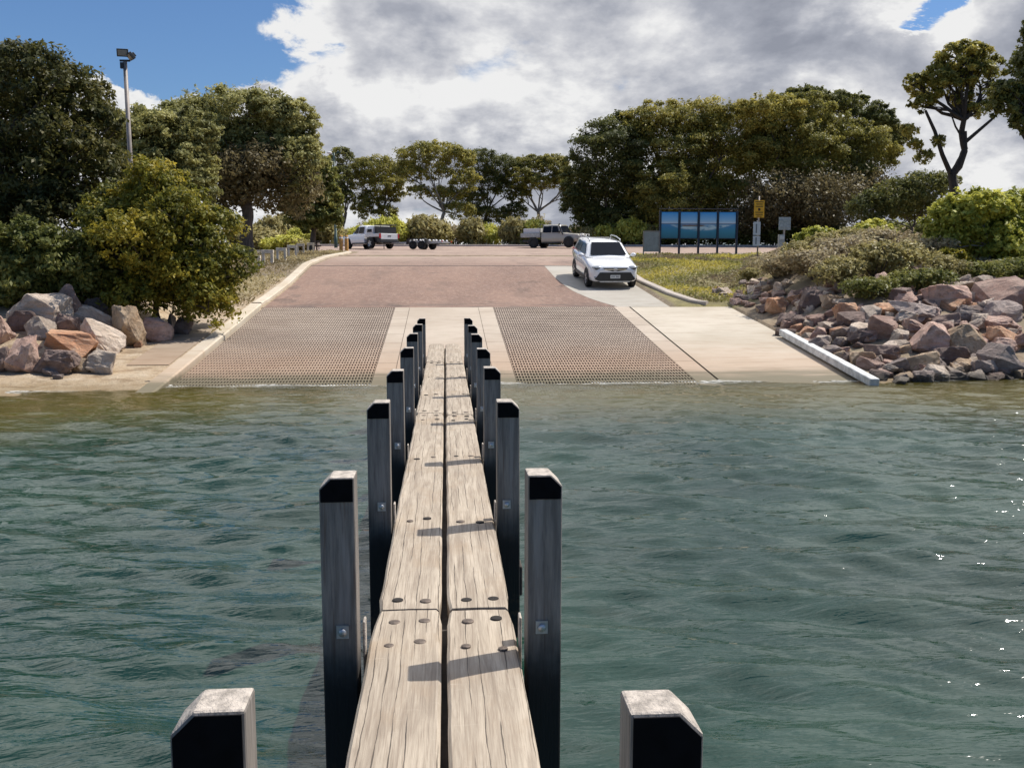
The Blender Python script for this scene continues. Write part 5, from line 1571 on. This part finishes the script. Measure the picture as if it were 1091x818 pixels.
# ------------------------------------------------------------------ light and sky
SUN = Vector((.50, .17, .79)).normalized()
elev = math.asin(SUN.z); azim = math.atan2(SUN.x, SUN.y)
ld = bpy.data.lights.new('sun', 'SUN'); ld.energy = 5.0; ld.angle = R(.55); ld.color = (1.0, .95, .87)
lo = bpy.data.objects.new('sun', ld); lo.rotation_euler = (-SUN).to_track_quat('-Z', 'Y').to_euler(); lo.location = (30, 10, 60); col.objects.link(lo)

w = bpy.data.worlds.new('World'); sc.world = w; w.use_nodes = True
t = NT(w.node_tree); bg = w.node_tree.nodes['Background']
sky = t.new('ShaderNodeTexSky'); sky.sky_type = 'NISHITA'; sky.sun_disc = False
sky.sun_elevation = elev; sky.sun_rotation = azim; sky.air_density = 1.1; sky.dust_density = .6; sky.ozone_density = 1.6
dirv = t.new('ShaderNodeTexCoord').outputs['Generated']
s3 = t.sep(dirv)
zc = t.math('MAXIMUM', s3[2], .0)
den = t.math('ADD', zc, .42)
cx = t.math('DIVIDE', s3[0], den); cy = t.math('DIVIDE', s3[1], den)
cmb = t.new('ShaderNodeCombineXYZ'); t.set(cmb.inputs[0], cx); t.set(cmb.inputs[1], cy); t.set(cmb.inputs[2], 0.3)
cv = cmb.outputs[0]
n_big = t.noise(cv, 2.6, 9, .56, distort=.15)
n_off = t.noise(t.vmath('ADD', cv, (.035, -.06, .02)), 2.6, 9, .56, distort=.15)
n_fine = t.noise(cv, 9.0, 7, .62, distort=.2)
u = t.math('DIVIDE', s3[0], t.math('MAXIMUM', s3[1], .05)); v = t.math('DIVIDE', s3[2], t.math('MAXIMUM', s3[1], .05))
wob = t.math('MULTIPLY', t.math('SUBTRACT', n_fine, .5), .16)
uu = t.math('ADD', u, wob); vv = t.math('ADD', v, t.math('MULTIPLY', wob, .8))
lft = t.math('MULTIPLY', t.step(uu, -.085, -.205), t.step(vv, .165, .20))
hole = t.math('MULTIPLY', t.step(t.math('ABSOLUTE', t.math('SUBTRACT', uu, .525)), .04, .005), t.step(t.math('ABSOLUTE', t.math('SUBTRACT', vv, .275)), .016, .002))
lft = t.math('MULTIPLY', lft, t.math('SUBTRACT', 1, t.math('MULTIPLY', t.step(v, .38, .6), .75)))
ahead = t.step(s3[1], -.15, .1)
cov = t.math('ADD', n_big, .20)
cov = t.math('SUBTRACT', cov, t.math('MULTIPLY', t.math('MULTIPLY', lft, ahead), .42))
cov = t.math('SUBTRACT', cov, t.math('MULTIPLY', t.math('MULTIPLY', hole, ahead), .30))
cov = t.math('SUBTRACT', cov, t.math('MULTIPLY', t.math('SUBTRACT', 1, ahead), .34))
cov = t.math('ADD', cov, t.math('MULTIPLY', t.math('SUBTRACT', n_fine, .5), .14))
alpha = t.step(cov, .48, .60)
# thick middles are grey, edges and the sunward sides of the billows are white
thick = t.step(cov, .54, .82)
lit = t.math('MULTIPLY', t.math('SUBTRACT', n_big, n_off), 5.0)
shade = t.math('ADD', t.math('SUBTRACT', 1.0, t.math('MULTIPLY', thick, .62)), lit)
shade = t.math('ADD', shade, t.math('MULTIPLY', t.math('SUBTRACT', n_fine, .5), 1.3))
shade = t.math('ADD', shade, t.math('MULTIPLY', t.step(u, .15, -.22), .22))
ccol = t.ramp(shade, [(.0, (.29, .31, .37)), (.35, (.40, .42, .48)), (.68, (.60, .61, .65)), (1.0, (.86, .86, .86))])
hi = t.math('ADD', 1.0, t.math('MULTIPLY', t.step(s3[2], .30, .60), .9))  # unseen high clouds brightened so the water reflects more light
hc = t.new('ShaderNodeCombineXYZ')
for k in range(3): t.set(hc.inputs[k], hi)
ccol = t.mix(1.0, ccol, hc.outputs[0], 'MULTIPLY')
skyc = t.mix(1.0, sky.outputs[0], (.060, .080, .108), 'MULTIPLY')
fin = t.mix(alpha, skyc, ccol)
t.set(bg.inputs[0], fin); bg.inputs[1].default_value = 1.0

sc.view_settings.view_transform = 'Standard'
sc.view_settings.look = 'None'
sc.view_settings.exposure = 0.0
sc.view_settings.gamma = 1.0
sc.render.engine = 'CYCLES'
sc.cycles.max_bounces = 5
sc.cycles.caustics_reflective = False
sc.cycles.caustics_refractive = False
sc.cycles.transparent_max_bounces = 8
